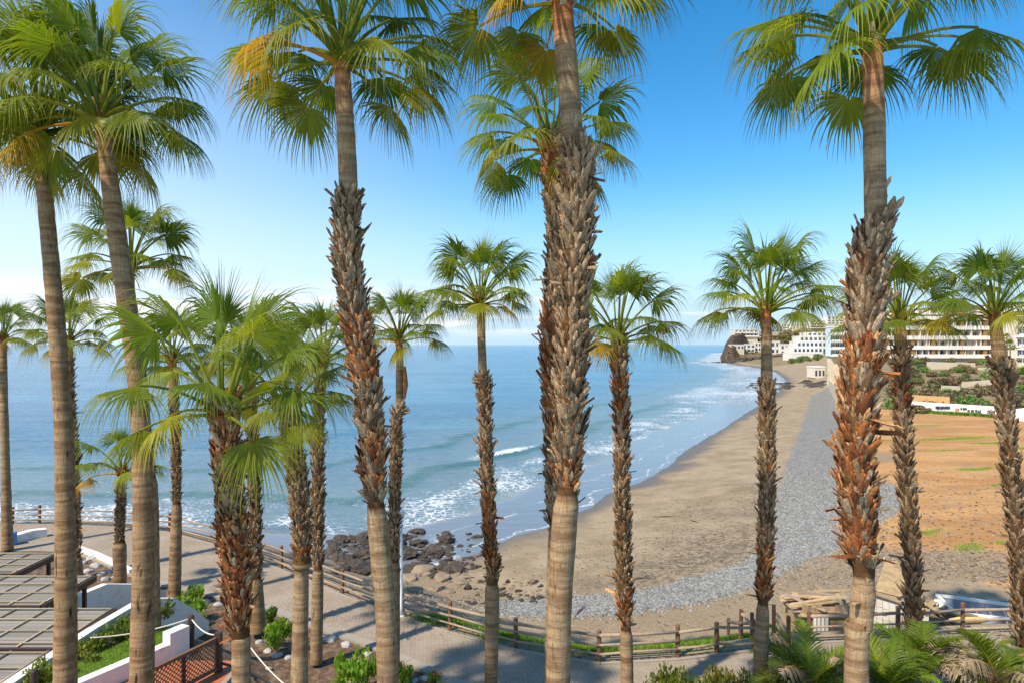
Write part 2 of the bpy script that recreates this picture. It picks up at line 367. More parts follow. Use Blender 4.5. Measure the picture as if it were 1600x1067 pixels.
def f_sea(t):
    p = t.n('ShaderNodeNewGeometry').outputs['Position']
    a = t.n('ShaderNodeSeparateColor', {0: t.attr('ma', 'Color')}).outputs     # foam, film, shallow
    b = t.n('ShaderNodeSeparateColor', {0: t.attr('mb', 'Color')}).outputs     # dark crest, swash line, ripple strength
    dp = t.noise(t.mapping(p, (.012, .03, 1)), 1, 4, .6)
    deep = t.mix(t.sstep(dp, .4, .62), (.008, .12, .22), (.03, .18, .28))
    c = t.mix(a[2], deep, (.15, .205, .21)); c = t.mix(a[1], c, (.17, .18, .185))
    c = t.mix(b[0], c, (.055, .135, .12))
    f1 = t.noise(t.mapping(p, (.55, .8, 1)), 1.1, 7, .68, .6)
    f2 = t.n('ShaderNodeTexVoronoi', {'Vector': t.n('ShaderNodeVectorMath', {0: p, 1: t.noise(p, .9, 3, .6, 0, True)}, operation='ADD').outputs[0], 'Scale': 1.15}, feature='DISTANCE_TO_EDGE').outputs[0]
    lace = t.sstep(f2, .14, .03)
    fo = t.math('ADD', t.math('MULTIPLY', f1, .55), t.math('MULTIPLY', lace, .22))
    foam = t.sstep(t.math('ADD', fo, t.math('MULTIPLY', a[0], .72)), .66, .84); foam = t.math('MULTIPLY', t.math('MULTIPLY', foam, .72), t.sstep(a[0], .04, .22))
    dd = t.math('ADD', t.math('MULTIPLY', t.math('SUBTRACT', b[1], .5), 40.0), t.math('MULTIPLY', t.math('SUBTRACT', t.noise(p, .16, 3, .5), .5), 5.0))
    fine = t.noise(p, 1.6, 4, .7)
    for off, wd, am in ((1.0, .20, .6), (5.2, .3, .5)):
        ln = t.sstep(t.math('ABSOLUTE', t.math('SUBTRACT', dd, off)), wd, wd * .3); ln = t.math('MULTIPLY', ln, t.math('MULTIPLY', t.math('MULTIPLY', t.sstep(fine, .40, .56), t.sstep(t.noise(p, .11 + off * .01, 3, .5), .40, .56)), am))
        foam = t.math('MAXIMUM', foam, t.math('MULTIPLY', ln, b[2]))
    c = t.mix(foam, c, (.80, .82, .82))
    w1 = t.noise(t.mapping(p, (.16, .55, 1), (0, 0, R(-14))), 1.0, 5, .6, .5)
    w2 = t.noise(t.mapping(p, (.9, 2.6, 1), (0, 0, R(8))), 1.0, 4, .6, .3)
    w0 = t.noise(t.mapping(p, (.03, .12, 1), (0, 0, R(-18))), 1.0, 4, .6)
    calm = t.math('SUBTRACT', 1.0, t.math('MULTIPLY', a[1], .93))
    h = t.math('ADD', t.math('MULTIPLY', w1, .6), t.math('MULTIPLY', w2, .34)); h = t.math('ADD', h, t.math('MULTIPLY', w0, 1.2)); h = t.math('MULTIPLY', h, calm)
    h = t.math('ADD', h, t.math('MULTIPLY', t.math('MULTIPLY', foam, f1), .12))
    return pri(t, col=c, rough=t.math('ADD', .17, t.math('MULTIPLY', foam, .6)), nor=t.bump(h, .9, 1.0), spec=.5)
M['sea'] = mat('sea_water', f_sea)

# ------------------------------------------------------------------ terrain sheet and sea
def heightgrid(name, rs, an, zf, attrs, m, kind='structure'):
    A, Rr = np.meshgrid(an, rs); x = Rr * np.sin(A); y = Rr * np.cos(A); x = x.ravel(); y = y.ravel()
    z = zf(x, y); na, nr = len(an), len(rs)
    v = np.stack([x, y, z], 1)
    i = np.arange(nr - 1)[:, None] * na + np.arange(na - 1)[None]; i = i.ravel()
    f = np.stack([i, i + 1, i + na + 1, i + na], 1)[:, ::-1]
    me = bpy.data.meshes.new(name); me.vertices.add(len(v)); me.vertices.foreach_set('co', v.astype(np.float32).ravel())
    me.loops.add(f.size); me.loops.foreach_set('vertex_index', f.astype(np.int32).ravel())
    me.polygons.add(len(f)); me.polygons.foreach_set('loop_start', np.arange(0, f.size, 4, dtype=np.int32)); me.update(calc_edges=True)
    me.polygons.foreach_set('use_smooth', np.ones(len(f), bool))
    for k, arr in attrs(x, y, z).items():
        a = me.color_attributes.new(k, 'FLOAT_COLOR', 'POINT'); q = np.ones((len(x), 4), np.float32); q[:, :3] = np.stack(arr, 1); a.data.foreach_set('color', q.ravel())
    me.materials.append(m); return link(name, me, kind=kind)
def gp(lst): return [G(a, b)[:2] for a, b in lst]
peb_poly = gp([(1296, 602), (1268, 618), (1258, 650), (1243, 690), (1226, 735), (1216, 790), (1212, 850), (1160, 884), (1080, 905), (1000, 925), (900, 936), (780, 940),
               (780, 958), (900, 962), (1010, 953), (1110, 935), (1180, 915), (1215, 893), (1260, 872), (1325, 850), (1405, 795), (1408, 760), (1370, 750), (1330, 690), (1316, 640), (1312, 606)])
dirt_poly = gp([(1318, 640), (1425, 643), (1560, 652), (1700, 668), (2400, 700), (2400, 930), (1700, 930), (1600, 925), (1500, 905), (1450, 890), (1400, 868), (1350, 835), (1345, 780), (1330, 720)])
weed_pts = [(G(a, b)[:2], sx, sy) for a, b, sx, sy in [(1485, 686, 7, 2.6), (1478, 704, 3.6, .9), (1525, 733, 3.2, 1.5), (1550, 692, 4, 1.5), (1450, 832, 1.5, 1.1), (1515, 855, 1.6, 1.3), (1570, 848, 1.2, .8), (1380, 688, 4, 1),
            (1440, 665, 5, 1), (1600, 700, 4, 2), (1562, 757, 2, .9)]]
weed_near = [(q[0], q[1] + 1.2, 2.0, .8) for q in fence[9:13]] + [(P(1105, 1000, -.8) + (1.6, .8)), (P(915, 1000, -.8) + (1.6, .9)), (P(1040, 985, -1) + (1.0, .5)), (P(1160, 996, -.8) + (1.2, .6))]
wallp = [G(1405, 641)[:2], G(1425, 642)[:2], G(1560, 652)[:2], G(1640, 658)[:2]]
def zone(x, y, poly, s): 
    d = pol_dist(x, y, poly + poly[:1]); return np.clip(.5 + np.where(in_poly(x, y, poly), d, -d) / s, 0, 1)
def ground_attrs(x, y, z):
    d = signed_shore(x, y); r = np.hypot(x, y)
    inside = in_poly(x, y, land_near)
    dl = pol_dist(x, y, fline)
    peb = zone(x, y, peb_poly, 2.4 + r * .015); peb = np.where(inside, 0, peb)
    dirt = zone(x, y, dirt_poly, 4)
    patch = sstep(np.hypot((x - G(1235, 853)[0]) / 1.6, (y - G(1235, 853)[1]) / 1.3), 1.1, .6); peb = peb * (1 - patch * .9); dirt = np.maximum(dirt, patch)
    wet = sstep(d + fbm(x / 5, y / 5, 3, 3) * 3, 4.6, .4)
    soil = np.where(inside, 1, 0) * 1.0
    scrub = sstep(y, 121, 127) * sstep(x, 60, 72) * sstep(d, 15, 30) * (x - y * .5 > -15); scrub = np.maximum(scrub, sstep(y, 470, 500) * sstep(d, 5, 12)) * (y < 3000)
    scrub = np.maximum(scrub, sstep(y, 588, 604)); scrub = np.where(in_poly(x, y, dirt_poly), 0, scrub)
    weed = np.zeros_like(x)
    for (cx, cy), sx, sy in weed_pts: weed = np.maximum(weed, sstep(np.hypot((x - cx) / sx, (y - cy) / sy) + .5 * fbm(x / 1.5, y / .8, 3, 61), 1.0, .2) * .75)
    for cx, cy, sx, sy in weed_near: weed = np.maximum(weed, .75 * sstep(np.hypot((x - cx) / sx, (y - cy) / sy), 1.3, .4))
    weed = np.where(inside, 0, weed)
    gc = [(G(1400, 885)[:2], 8, 2.2), (G(1480, 868)[:2], 5, 1.2), (G(1560, 900)[:2], 6, 1.0), (G(1260, 900)[:2], 6, 4), (G(1100, 960)[:2], 9, 3), (G(1365, 715)[:2], 3, 5)]
    grv = np.zeros_like(x)
    for (cx, cy), sx, sy in gc: grv = np.maximum(grv, sstep(np.hypot((x - cx) / sx, (y - cy) / sy), 1.4, .5))
    rocky = sstep(dl, 9, 3) * sstep(x, 6, -2) * (~inside); grv = np.maximum(grv, rocky * .9)
    grv = np.maximum(grv, sstep(x, 0, -7) * sstep(d, 16, 6) * (y < 80))
    dk = np.zeros_like(x)
    for a, b, sx, sy in [(1150, 845, 7, 6), (1060, 885, 5, 3), (1000, 905, 5, 2.2), (1120, 870, 7, 3.5), (1190, 770, 3, 9), (1130, 800, 7, 5)]:
        cx, cy = G(a, b)[:2]; dk = np.maximum(dk, sstep(np.hypot((x - cx) / sx, (y - cy) / sy), 1.3, .2) * (.8 if b > 810 else .45))
    return {'ma': (peb, dirt, wet), 'mb': (soil, scrub, weed), 'mc': (grv, dk, np.zeros_like(x))}
rs = np.concatenate([np.linspace(1, 14, 14), np.geomspace(14.3, 140, 420), np.geomspace(141, 1500, 160)])
an = np.radians(np.linspace(-62, 62, 620))
heightgrid('ground', rs, an, lambda x, y: terrain(x, y), ground_attrs, M['ground'])
def crestf(x, y, d):
    wv = fbm(x / 14, y / 14, 2, 21)
    return wv
def sea_z(x, y):
    d = signed_shore(x, y); r = np.hypot(x, y); wv = crestf(x, y, d)
    z = np.zeros_like(x) + SEA + .02
    for off, w_, a in ((-13, 1.6, .14), (-25, 2.0, .36), (-41, 3.2, .30), (-60, 5, .22), (-84, 7, .2)):
        u = d - off - wv * 5.5
        prof = np.where(u > 0, np.exp(-(u / (w_ * .55)) ** 2), np.exp(-(u / (w_ * 1.7)) ** 2))
        z = z + prof * a * (.3 + .9 * np.clip(vnoise(x / 17 + off, y / 17, 7), 0, 1)) * sstep(r, 260, 90) * (.35 + .65 * sstep(x, -50, -15))
    z = z + sstep(d, -6, -16) * .07 * fbm(x / 2.6, y / 1.3, 3, 11) * sstep(r, 300, 120)
    return np.where(d > 2.5, z - .15 * np.minimum(d - 2.5, 6), z)
def sea_attrs(x, y, z):
    d = signed_shore(x, y); r = np.hypot(x, y); wv = crestf(x, y, d); sc = np.clip(r / 130, 1, 3.5)
    dd = d - wv * 3.2
    sw = fbm(x / 7, y / 7, 3, 33) * 2.6
    film = sstep(dd, -12, -8.5) 
    band = sstep(d - wv * 5, -21 * sc ** .4, -17) * sstep(dd, -8.2, -9.6)
    foam = band * (.12 + .55 * vnoise(x / 4, y / 4, 4))
    for off, a in ((-25.8, .9), (-42.5, .25)):
        u = d - off - wv * 5.5; foam = np.maximum(foam, a * sstep(x, -45, -18) * sstep(r, 190, 90) * sstep(u, -4.2, -.6) * sstep(u, 1.9, .9) * sstep(vnoise(x / 17 + (-25 if off > -30 else -41), y / 17, 7), .3, .62))
    foam = np.maximum(foam, .42 * sstep(d, -30 * sc, -19) * sstep(dd, -9, -10.5) * (.1 + .9 * vnoise(x / 9, y / 6, 14)))
    farw = sstep(r, 150, 230) * sstep(d, -38, -24) * sstep(d, .5, -1) * .6; foam = np.maximum(foam, farw * (.6 + .5 * vnoise(x / 14, y / 10, 15)))
    rocks = sstep(np.hypot((x + 9) / 16, (y - 52) / 9), 1.1, .6) * .5 * vnoise(x / 1.6, y / 1.6, 16); foam = np.maximum(foam, rocks)
    foam = np.maximum(foam, sstep(np.hypot((x - 193) / 40, (y - 628) / 22), 1.2, .7) * .6)
    swl = np.exp(-((d + .7 + sw * .35) / .16) ** 2) * .7 + np.exp(-((d + 3.8 + sw) / .14) ** 2) * .5
    swl = swl * sstep(r, 240, 120) * (vnoise(x / 4, y / 4, 19) > .25)
    shal = sstep(d, -75, -12)
    cr = np.zeros_like(x)
    for off in (-25, -41): 
        u = d - off - wv * 5.5; cr = np.maximum(cr, sstep(u, -.6, .5) * sstep(u, 3.2, 1.6) * .8)
    return {'ma': (foam, film, shal * .8), 'mb': (cr, np.clip(-d / 40 + .5, 0, 1), sstep(r, 260, 110))}
rs = np.concatenate([np.linspace(30, 44, 10), np.geomspace(44.4, 330, 430), np.geomspace(335, 40000, 60)])
heightgrid('sea', rs, np.radians(np.linspace(-66, 62, 560)), sea_z, sea_attrs, M['sea'])

# promenade sheet + kerb stones
def sheet(name, poly, z, m, **k):
    mb = MB(); mb.add([(a, b, z) for a, b in poly], [tuple(range(len(poly)))]); o = mb.build(name, m, **k)
    import bmesh
    bm = bmesh.new(); bm.from_mesh(o.data); bmesh.ops.triangulate(bm, faces=bm.faces[:])
    bm.faces.ensure_lookup_table(); bm.normal_update()
    if bm.faces[0].normal.z < 0: bmesh.ops.reverse_faces(bm, faces=bm.faces[:])
    bm.to_mesh(o.data); bm.free(); return o
fl_in = [(-45, 44.1)] + [(a, b - .35) for a, b in fence] + [(45, 27.1)]
inn = [(-45, 38.4)] + inner
promenade = sheet('promenade', fl_in + inn[::-1], .045, M['pave'], kind='structure')
def walk(pts, step):
    out = []; rem = 0
    for (ax, ay), (bx, by) in zip(pts[:-1], pts[1:]):
        L = math.hypot(bx - ax, by - ay); n = max(1, round(L / step))
        for i in range(n): out.append(((ax + (bx - ax) * i / n, ay + (by - ay) * i / n), (ax + (bx - ax) * (i + 1) / n, ay + (by - ay) * (i + 1) / n)))
    return out
rnd = random.Random(4)
for pts, wd, hh in ((inner[2:], .42, .12), (fl_in[1:], .16, .09)):
    for (a, b) in walk(pts, 2.0):
        t = Vector((b[0] - a[0], b[1] - a[1], 0)).normalized() * .01
        mb = MB(); mb.beam((a[0] + t.x, a[1] + t.y, hh / 2), (b[0] - t.x, b[1] - t.y, hh / 2 + rnd.uniform(-.006, .006)), wd, hh)
        mb.build('kerb_stone', M['concrete'], promenade)
# ------------------------------------------------------------------ fences
def make_fence(pts, label, root_name='timber_fence', rails=(.30, .62, .96), hpost=1.15, wz=None, pr=.085, group=None, rr=.05):
    rn = random.Random(len(pts)); p0 = pts[0]; z0 = [0.0 if wz is None else w_ for w_ in (wz or [0] * len(pts))]
    root = empty(root_name, (p0[0], p0[1], z0[0]), label, 'fence', group)
    for (x, y), zz in zip(pts, z0):
        mb = MB(); h = hpost * rn.uniform(.96, 1.06); lx = rn.uniform(-.02, .02)
        mb.tube([(x, y, zz - .3), (x + lx * .5, y, zz + h * .5), (x + lx, y, zz + h - .04), (x + lx, y, zz + h)], [pr, pr, pr, pr * .75], 9, wob=.06, rnd=rn)
        part(mb, 'post', M['post'], root)
    for (a, b), (c, d), za, zb in zip(pts[:-1], pts[1:], z0[:-1], z0[1:]):
        for h in rails:
            j = [rn.uniform(-.025, .025) for _ in range(4)]; mb = MB()
            off = -.10
            mid = ((a + c) / 2, (b + d) / 2 + off, (za + zb) / 2 + h + j[2] - .01)
            r0 = rr * rn.uniform(.85, 1.12) * (1.25 if h == rails[-1] else 1)
            mb.tube([(a, b + off, za + h + j[0]), mid, (c, d + off, zb + h + j[1])], [r0, r0 * .96, r0 * .9], 8)
            part(mb, 'rail', M['wood'], root, True)
    return root
make_fence(fence[:13], 'long weathered timber post and rail fence along the seaward edge of the promenade')
make_fence([fence[12], P(1120, 1018)] + [(X(1178, 25.6), 25.6)], 'short run of timber fence climbing towards the beach steps beside the green weeds', rails=(.35, .95))
make_fence(fence[14:], 'timber fence on the right in front of the collapsed hut', rails=(.18, .55, .95))
lowp = [(X(1138, 28.5), 28.5), (X(1157, 27.6), 27.6), (X(1178, 27.1), 27.1)]
make_fence(lowp, 'small dark handrail posts at the head of the beach steps', rails=(.9,), wz=[-.9, -.6, -.4], hpost=1.0, pr=.07)
hr = empty('handrail', (X(1225, 25.5), 25.5, 0), 'pale wooden handrails slanting down over the beach steps beside a palm trunk', 'handrail')
for k, (a, b) in enumerate([((1158, 957, 27.8), (1182, 985, 26.2)), ((1214, 958, 27.2), (1240, 1004, 25.4)), ((1212, 966, 27.2), (1236, 1008, 25.4)), ((1213, 983, 27.0), (1232, 1012, 25.4)), ((1210, 990, 27), (1224, 1014, 25.6))]):
    mb = MB(); mb.beam((X(a[0], a[2]), a[2], Z(a[1], a[2])), (X(b[0], b[2]), b[2], Z(b[1], b[2])), .09, .07); part(mb, 'rail', M['newwood'], hr)
for q, z0, z1, D in ((1158, 990, 952, 27.8), (1209, 1008, 944, 27.2), (1232, 1014, 962, 25.6), (1175, 992, 957, 27)):
    mb = MB(); mb.tube([(X(q, D), D, Z(z0, D)), (X(q, D), D, Z(z1, D))], .08, 8); part(mb, 'post', M['post'], hr)
st = empty('beach_steps', (X(1205, 26), 26.2, -.5), 'concrete steps going down from the promenade to the beach', 'steps')
for k in range(8):
    mb = MB(); y0 = 26.0 + k * .34; mb.box(X(1188, 26), X(1250, 26), y0, y0 + .36, -1.7 - k * .05, .02 - k * .17); part(mb, 'step', M['concrete'], st)
# lamp post
D = 28.75; lp = empty('lamp_post', (X(627, D), D + .5, 0), 'slim white lamp post at the promenade edge hidden partly by palm trunks', 'lamp post')
mb = MB(); x = X(627, D); y = D + .0; mb.tube([(x, y, 0), (x, y, .5), (x, y, 4.2)], [.09, .065, .055], 12); part(mb, 'pole', M['metalwhite'], lp, True)
mb = MB(); mb.tube([(x, y, 0.02), (x, y, .12)], [.17, .12], 12); part(mb, 'base', M['metalwhite'], lp)
mb = MB(); mb.tube([(x, y, 4.2), (x, y, 4.3), (x, y, 4.5), (x, y, 4.56)], [.06, .14, .16, .04], 12); part(mb, 'lamp_head', M['metalwhite'], lp, True)

# ------------------------------------------------------------------ palms
def frond_mesh(elev, seed, N=54, young=False):
    rn = random.Random(seed); mb = MB(); g = 1.0
    L = .60; pos = Vector((0, 0, 0)); e = R(elev); steps = 6; path = [pos.copy()]; ds = L / steps
    sagg = .5 if elev > 50 else .62
    for i in range(steps):
        d = Vector((math.cos(e), 0, math.sin(e))); pos = pos + d * ds; path.append(pos.copy()); e -= sagg * ds * math.cos(e) * (1 + i * .35)
    gp_ = (.95, 1.05, .35) if not young else (1.0, 1.2, .5)
    mb.tube(path, [.022, .017, .014, .012, .011, .010, .009], 5, col=(1.35, 1.15, 1.3), cap=False)
    d0 = Vector((math.cos(e), 0, math.sin(e))); wv = Vector((0, 1, 0)); nv = d0.cross(wv) * -1
    roll = R(rn.uniform(-45, 45)); q = Matrix.Rotation(roll, 3, d0); wv = q @ wv; nv = q @ nv
    span = 118 if not young else 60
    N = N if not young else int(N * .7)
    for i in range(N):
        f = (i + .5) / N * 2 - 1; th = R(span) * f; dth = R(span) / N
        ln = (.56 - .17 * abs(f) ** 1.6) * rn.uniform(.9, 1.08)
        # cupped blade: lateral segments lift
        dr = (d0 * math.cos(th) + wv * math.sin(th) + nv * (.10 + .30 * abs(f))).normalized()
        basep = pos + d0 * (.10 * math.cos(th) - .0) * (1 - abs(f)) ; hub = pos
        side = (wv * math.cos(th) - d0 * math.sin(th)).normalized()
        split = rn.uniform(.36, .50); ts = [0.04, .22, split, .62, .74, .86, 1.0]; p = hub + dr * (ts[0] * ln) ; prev = ts[0]
        vs = []; cs = []; droop = (1.0 if not young else .25) * rn.uniform(.55, 1.5)
        kink = rn.uniform(.5, .95)
        shade = rn.uniform(.8, 1.25); 
        for k, t in enumerate(ts):
            if k:
                dd = t - prev
                kk = (.15 if t <= split else 2.9 + 5.0 * max(0, t - kink)) * droop
                dr = (dr + Vector((0, 0, -1)) * kk * dd * (1 - .0 * 1)).normalized()
                if t > split: dr = (dr + side * rn.uniform(-.06, .06)).normalized()
                p = p + dr * dd * ln
            prev = t
            hw = math.tan(dth) * t * ln * .98 if t <= split else math.tan(dth) * split * ln * max(.02, (1 - (t - split) / (1 - split))) ** .85 * .62
            s2 = side - dr * side.dot(dr); s2.normalize(); nn = s2.cross(dr); 
            if nn.z < 0: nn = -nn
            fold = .55 if t <= split else .35
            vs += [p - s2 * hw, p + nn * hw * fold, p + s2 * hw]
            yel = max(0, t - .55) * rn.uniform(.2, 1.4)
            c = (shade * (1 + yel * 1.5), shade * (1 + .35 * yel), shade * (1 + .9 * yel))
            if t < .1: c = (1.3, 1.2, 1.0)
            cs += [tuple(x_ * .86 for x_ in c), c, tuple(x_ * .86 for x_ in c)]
        fs = []
        for k in range(len(ts) - 1):
            a = 3 * k; fs += [(a, a + 1, a + 4, a + 3), (a + 1, a + 2, a + 5, a + 4)]
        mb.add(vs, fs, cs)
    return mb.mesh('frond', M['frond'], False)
CLS = [88, 70, 52, 34, 16, -4, -26]
FM = {c: [frond_mesh(c, 100 + i * 10 + k, young=False) for k in range(3)] for i, c in enumerate(CLS)}
YOUNG = [frond_mesh(86, 900 + k, young=True) for k in range(2)]
def stub_mesh(seed):
    rn = random.Random(seed); mb = MB(); lv = 6; vs = []; cs = []
    split = rn.random() < .5; L = rn.uniform(.8, 1.15); bend = rn.uniform(.15, .5); tw = rn.uniform(-.5, .5)
    for i in range(lv):
        t = i / (lv - 1); wd = (.30 - .15 * t) * rn.uniform(.85, 1.15); th = .055 * (1 - .5 * t)
        z = L * t; y = bend * t * t * L * .6; a = tw * t; ca, sa = math.cos(a), math.sin(a)
        for (u, v) in ((-wd, -.05), (-wd * .5, th), (0, th * 1.5), (wd * .5, th), (wd, -.05), (0, -th * .5)):
            j = rn.uniform(-.02, .02); zz = z + (rn.uniform(-.14, .14) if i == lv - 1 else 0)
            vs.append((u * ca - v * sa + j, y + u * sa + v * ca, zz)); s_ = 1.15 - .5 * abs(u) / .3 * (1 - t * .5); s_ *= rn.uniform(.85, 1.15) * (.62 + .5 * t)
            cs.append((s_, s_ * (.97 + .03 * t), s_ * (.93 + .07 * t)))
    fs = [(i * 6 + k, i * 6 + (k + 1) % 6, (i + 1) * 6 + (k + 1) % 6, (i + 1) * 6 + k) for i in range(lv - 1) for k in range(6)]
    fs.append(tuple(range((lv - 1) * 6, lv * 6)))
    mb.add(vs, fs, cs); return mb
STUB = [stub_mesh(s_) for s_ in range(8)]
STUBM = [s_.mesh('leaf_base', M['stub']) for s_ in STUB]
GREY = [(.47, .345, .215), (.39, .27, .15), (.29, .19, .10), (.44, .31, .18), (.20, .12, .06)]
RUST = [(.50, .185, .055), (.36, .125, .04), (.26, .09, .03), (.55, .32, .14), (.46, .33, .20)]
def catmull(pts, n):
    P_ = [2 * pts[0] - pts[1]] + pts + [2 * pts[-1] - pts[-2]]; out = []
    for i in range(1, len(P_) - 2):
        for k in range(n):
            t = k / n; a, b, c, d = P_[i - 1:i + 3]
            out.append(.5 * ((2 * b) + (c - a) * t + (2 * a - 5 * b + 4 * c - d) * t * t + (3 * b - a - 3 * c + d) * t ** 3))
    out.append(P_[-2]); return np.array(out)
PALM_N = [0]
def palm(label, D, pts, crown, nf=30, sep_stubs=False, rust=(), tint=(1, 1, 1), rustall=.12, elmin=4, scar=.5, basez=None, fr=1.0, rustskirt=False, stubk=1.0):
    """pts: (px, py, width px, kind) from the crown down; kind 'b' = clad in old leaf bases, 's' = bare"""
    PALM_N[0] += 1; rn = random.Random(PALM_N[0] * 77)
    last = pts[-1]; bx = X(last[0], D); bz = tz(bx, D)
    if Z(last[1], D) > bz + .3: pts = list(pts) + [(last[0] + rn.uniform(-4, 4), HZ + (CH - bz + .1) / D * F, last[2] * 1.25, last[3])]
    arr = [np.array([X(p[0], D), D, Z(p[1], D), p[2] / 2 / F * D * (.98 if p[3] == 'b' else .90)]) for p in pts]
    kinds = [p[3] for p in pts]
    yoff = rn.uniform(-.15, .15)
    n = 24; C = catmull(arr, n); C[:, 3] = np.interp(np.arange(len(C)), np.arange(len(arr)) * n, [a[3] for a in arr])
    kk = [kinds[min(i // n, len(kinds) - 1)] for i in range(len(C))]
    kk = ['b' if q == 'b' or (i // n + 1 < len(kinds) and kinds[i // n + 1] == 'b' and pts[i // n + 1][2] > 1.25 * pts[i // n][2]) else q for i, q in enumerate(kk)]
    for i, q in enumerate(kk):
        a_ = i // n
        if kinds[min(a_, len(kinds) - 1)] == 's' and q == 'b' and C[i, 1] is not None and (i % n) / n < .5 and abs(pts[a_][1] - pts[a_ + 1][1]) > 40: kk[i] = 's'
    # resample by length, about every 6 cm
    seg = np.r_[0, np.cumsum(np.linalg.norm(np.diff(C[:, :3], axis=0), axis=1))]; tot = seg[-1]
    m = int(tot / .055) + 2; s_ = np.linspace(0, tot, m); Q = np.stack([np.interp(s_, seg, C[:, k]) for k in range(4)], 1)
    kb = np.interp(s_, seg, [1.0 if q == 'b' else 0 for q in kk])
    kbs = np.convolve(np.pad(kb, 3, 'edge'), np.ones(7) / 7, 'valid')
    root = empty('palm_tree', (float(Q[-1, 0]), float(Q[-1, 1]), bz), label, 'palm tree')
    top = Q[0, :3].copy(); nseg = 20 if D < 16 else 12
    vs, fs, cs, uv, scr = [], [], [], [], []
    for i in range(m):
        r = Q[i, 3] * (1 - .38 * kbs[i]); ph = (s_[i] * 7.5) % 1
        if kb[i] < .5: r *= 1 + .008 * math.sin(s_[i] * 2 * math.pi * 3.3) + .03 * (vnoise(s_[i] * 1.7, PALM_N[0] * 3.1, 2) - .5)
        ys = s_[i]; rustt = max(0, 1 - ys / .9) if kinds[0] == 's' else 0
        base = np.array([.95, .95, .95]) if kb[i] < .5 else np.array([.33, .25, .17])
        col = base * (1 - rustt) + np.array([1.5, .62, .32]) * rustt * .9
        col = tuple(float(q * w_) for q, w_ in zip(col, tint))
        for k in range(nseg):
            q = 2 * math.pi * k / nseg; rr = r * (1 + .035 * (vnoise(k * .9, s_[i] * 3, PALM_N[0]) - .5) * 2)
            vs.append((Q[i, 0] + math.cos(q) * rr, Q[i, 1] + math.sin(q) * rr, Q[i, 2])); cs.append(col); uv.append((q * Q[i, 3], s_[i] + PALM_N[0] * 3.3))
            scr.append(scar * min(1, .15 + s_[i] / tot * 1.2))
    for i in range(m - 1):
        for k in range(nseg): fs.append((i * nseg + (k + 1) % nseg, i * nseg + k, (i + 1) * nseg + k, (i + 1) * nseg + (k + 1) % nseg))
    fs.append(tuple(range(nseg)))
    mb = MB(); mb.add(vs, fs, cs); mb.uv = uv; rel(mb, root); me = mb.mesh('trunk', M['trunk'], True)
    at = me.attributes.new('scar', 'FLOAT', 'POINT'); at.data.foreach_set('value', np.array(scr, np.float32))
    link('trunk', me, root)
    # old leaf bases
    idx = [i for i in range(m) if kb[i] > .5]
    rl = Vector(root.location)
    place = []
    if idx:
        Lb = len(idx) * tot / (m - 1); Rm = np.mean([Q[i, 3] for i in idx]); sl = Rm * .82 * stubk
        area = Lb * 2 * math.pi * Rm
        sl = max(sl * .92, math.sqrt(area / (.11 * 1250))); want = int(min(1300 if sep_stubs else 900, area / (sl * sl * .11)))
        ga = 2.39996; 
        for j in range(want):
            f = (j + rn.random()) / want; i = idx[min(int(f * len(idx)), len(idx) - 1)] + (rn.randint(-10, 10) if rn.random() < .10 else 0); i = max(2, min(m - 3, i))
            i0 = max(i - 3, 0); i1 = min(i + 3, m - 1); T = Vector((Q[i0, :3] - Q[i1, :3]).tolist()).normalized()
            q = j * ga + rn.uniform(-.25, .25); A = Vector((math.cos(q), math.sin(q), 0)); A = (A - T * A.dot(T)).normalized()
            r = Q[i, 3]; lean = R(rn.uniform(2, 15) if rn.random() < .93 else rn.uniform(18, 45))
            if rn.random() < .012: lean = R(rn.uniform(70, 120))
            cx_ = R(rn.uniform(6, 34)) * (1 if j % 2 else -1); zax = (Matrix.Rotation(cx_ * .8, 3, A) @ T * math.cos(lean) + A * math.sin(lean)).normalized(); xax = T.cross(A).normalized(); xax = Matrix.Rotation(rn.uniform(-.5, .5), 3, A) @ xax
            xax = (xax - zax * xax.dot(zax)).normalized(); yax = zax.cross(xax)
            if yax.dot(A) < 0: xax = -xax; yax = -yax
            sc = sl * rn.uniform(.62, 1.08); 
            if rn.random() < .03: sc *= 1.4
            pos = Vector(Q[i, :3].tolist()) + A * (r * .48) - zax * (sc * .25) - rl
            py = HZ - (Q[i, 2] - CH) / D * F
            pr = rustall + sum(.62 for a, b in rust if a <= py <= b)
            isr = (vnoise(py * .035, q * 1.2, PALM_N[0] + 50) * .6 + rn.random() * .4) < pr * .95
            c = rn.choice(RUST if isr else GREY); jt = rn.uniform(.85, 1.15); c = tuple(a * jt * b for a, b in zip(c, tint))
            Mx = Matrix((xax, yax, zax)).transposed().to_4x4() @ Matrix.Diagonal((sc * .86, sc * .9, sc * 1.3, 1)); Mx.translation = pos
            place.append((Mx, c, rn.randrange(len(STUB))))
    if sep_stubs:
        rn.shuffle(place); place.sort(key=lambda q: -q[0].to_scale()[2] - rn.random() * .05); first = place[:292]; place = place[292:]
        for Mx, c, k in first:
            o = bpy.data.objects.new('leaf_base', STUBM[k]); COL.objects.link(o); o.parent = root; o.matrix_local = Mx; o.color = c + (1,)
    if place:
        V = []; Fa = []; Cc = []; o = 0
        for Mx, c, k in place:
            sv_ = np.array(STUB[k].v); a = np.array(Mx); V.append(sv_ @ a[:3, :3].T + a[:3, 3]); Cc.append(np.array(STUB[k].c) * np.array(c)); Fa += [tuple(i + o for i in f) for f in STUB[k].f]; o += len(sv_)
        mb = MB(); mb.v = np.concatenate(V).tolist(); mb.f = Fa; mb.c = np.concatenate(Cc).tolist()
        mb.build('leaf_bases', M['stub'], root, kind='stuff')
    # fibrous collar under the crown
    cp = Vector(top.tolist()) - rl; r0 = Q[0, 3]
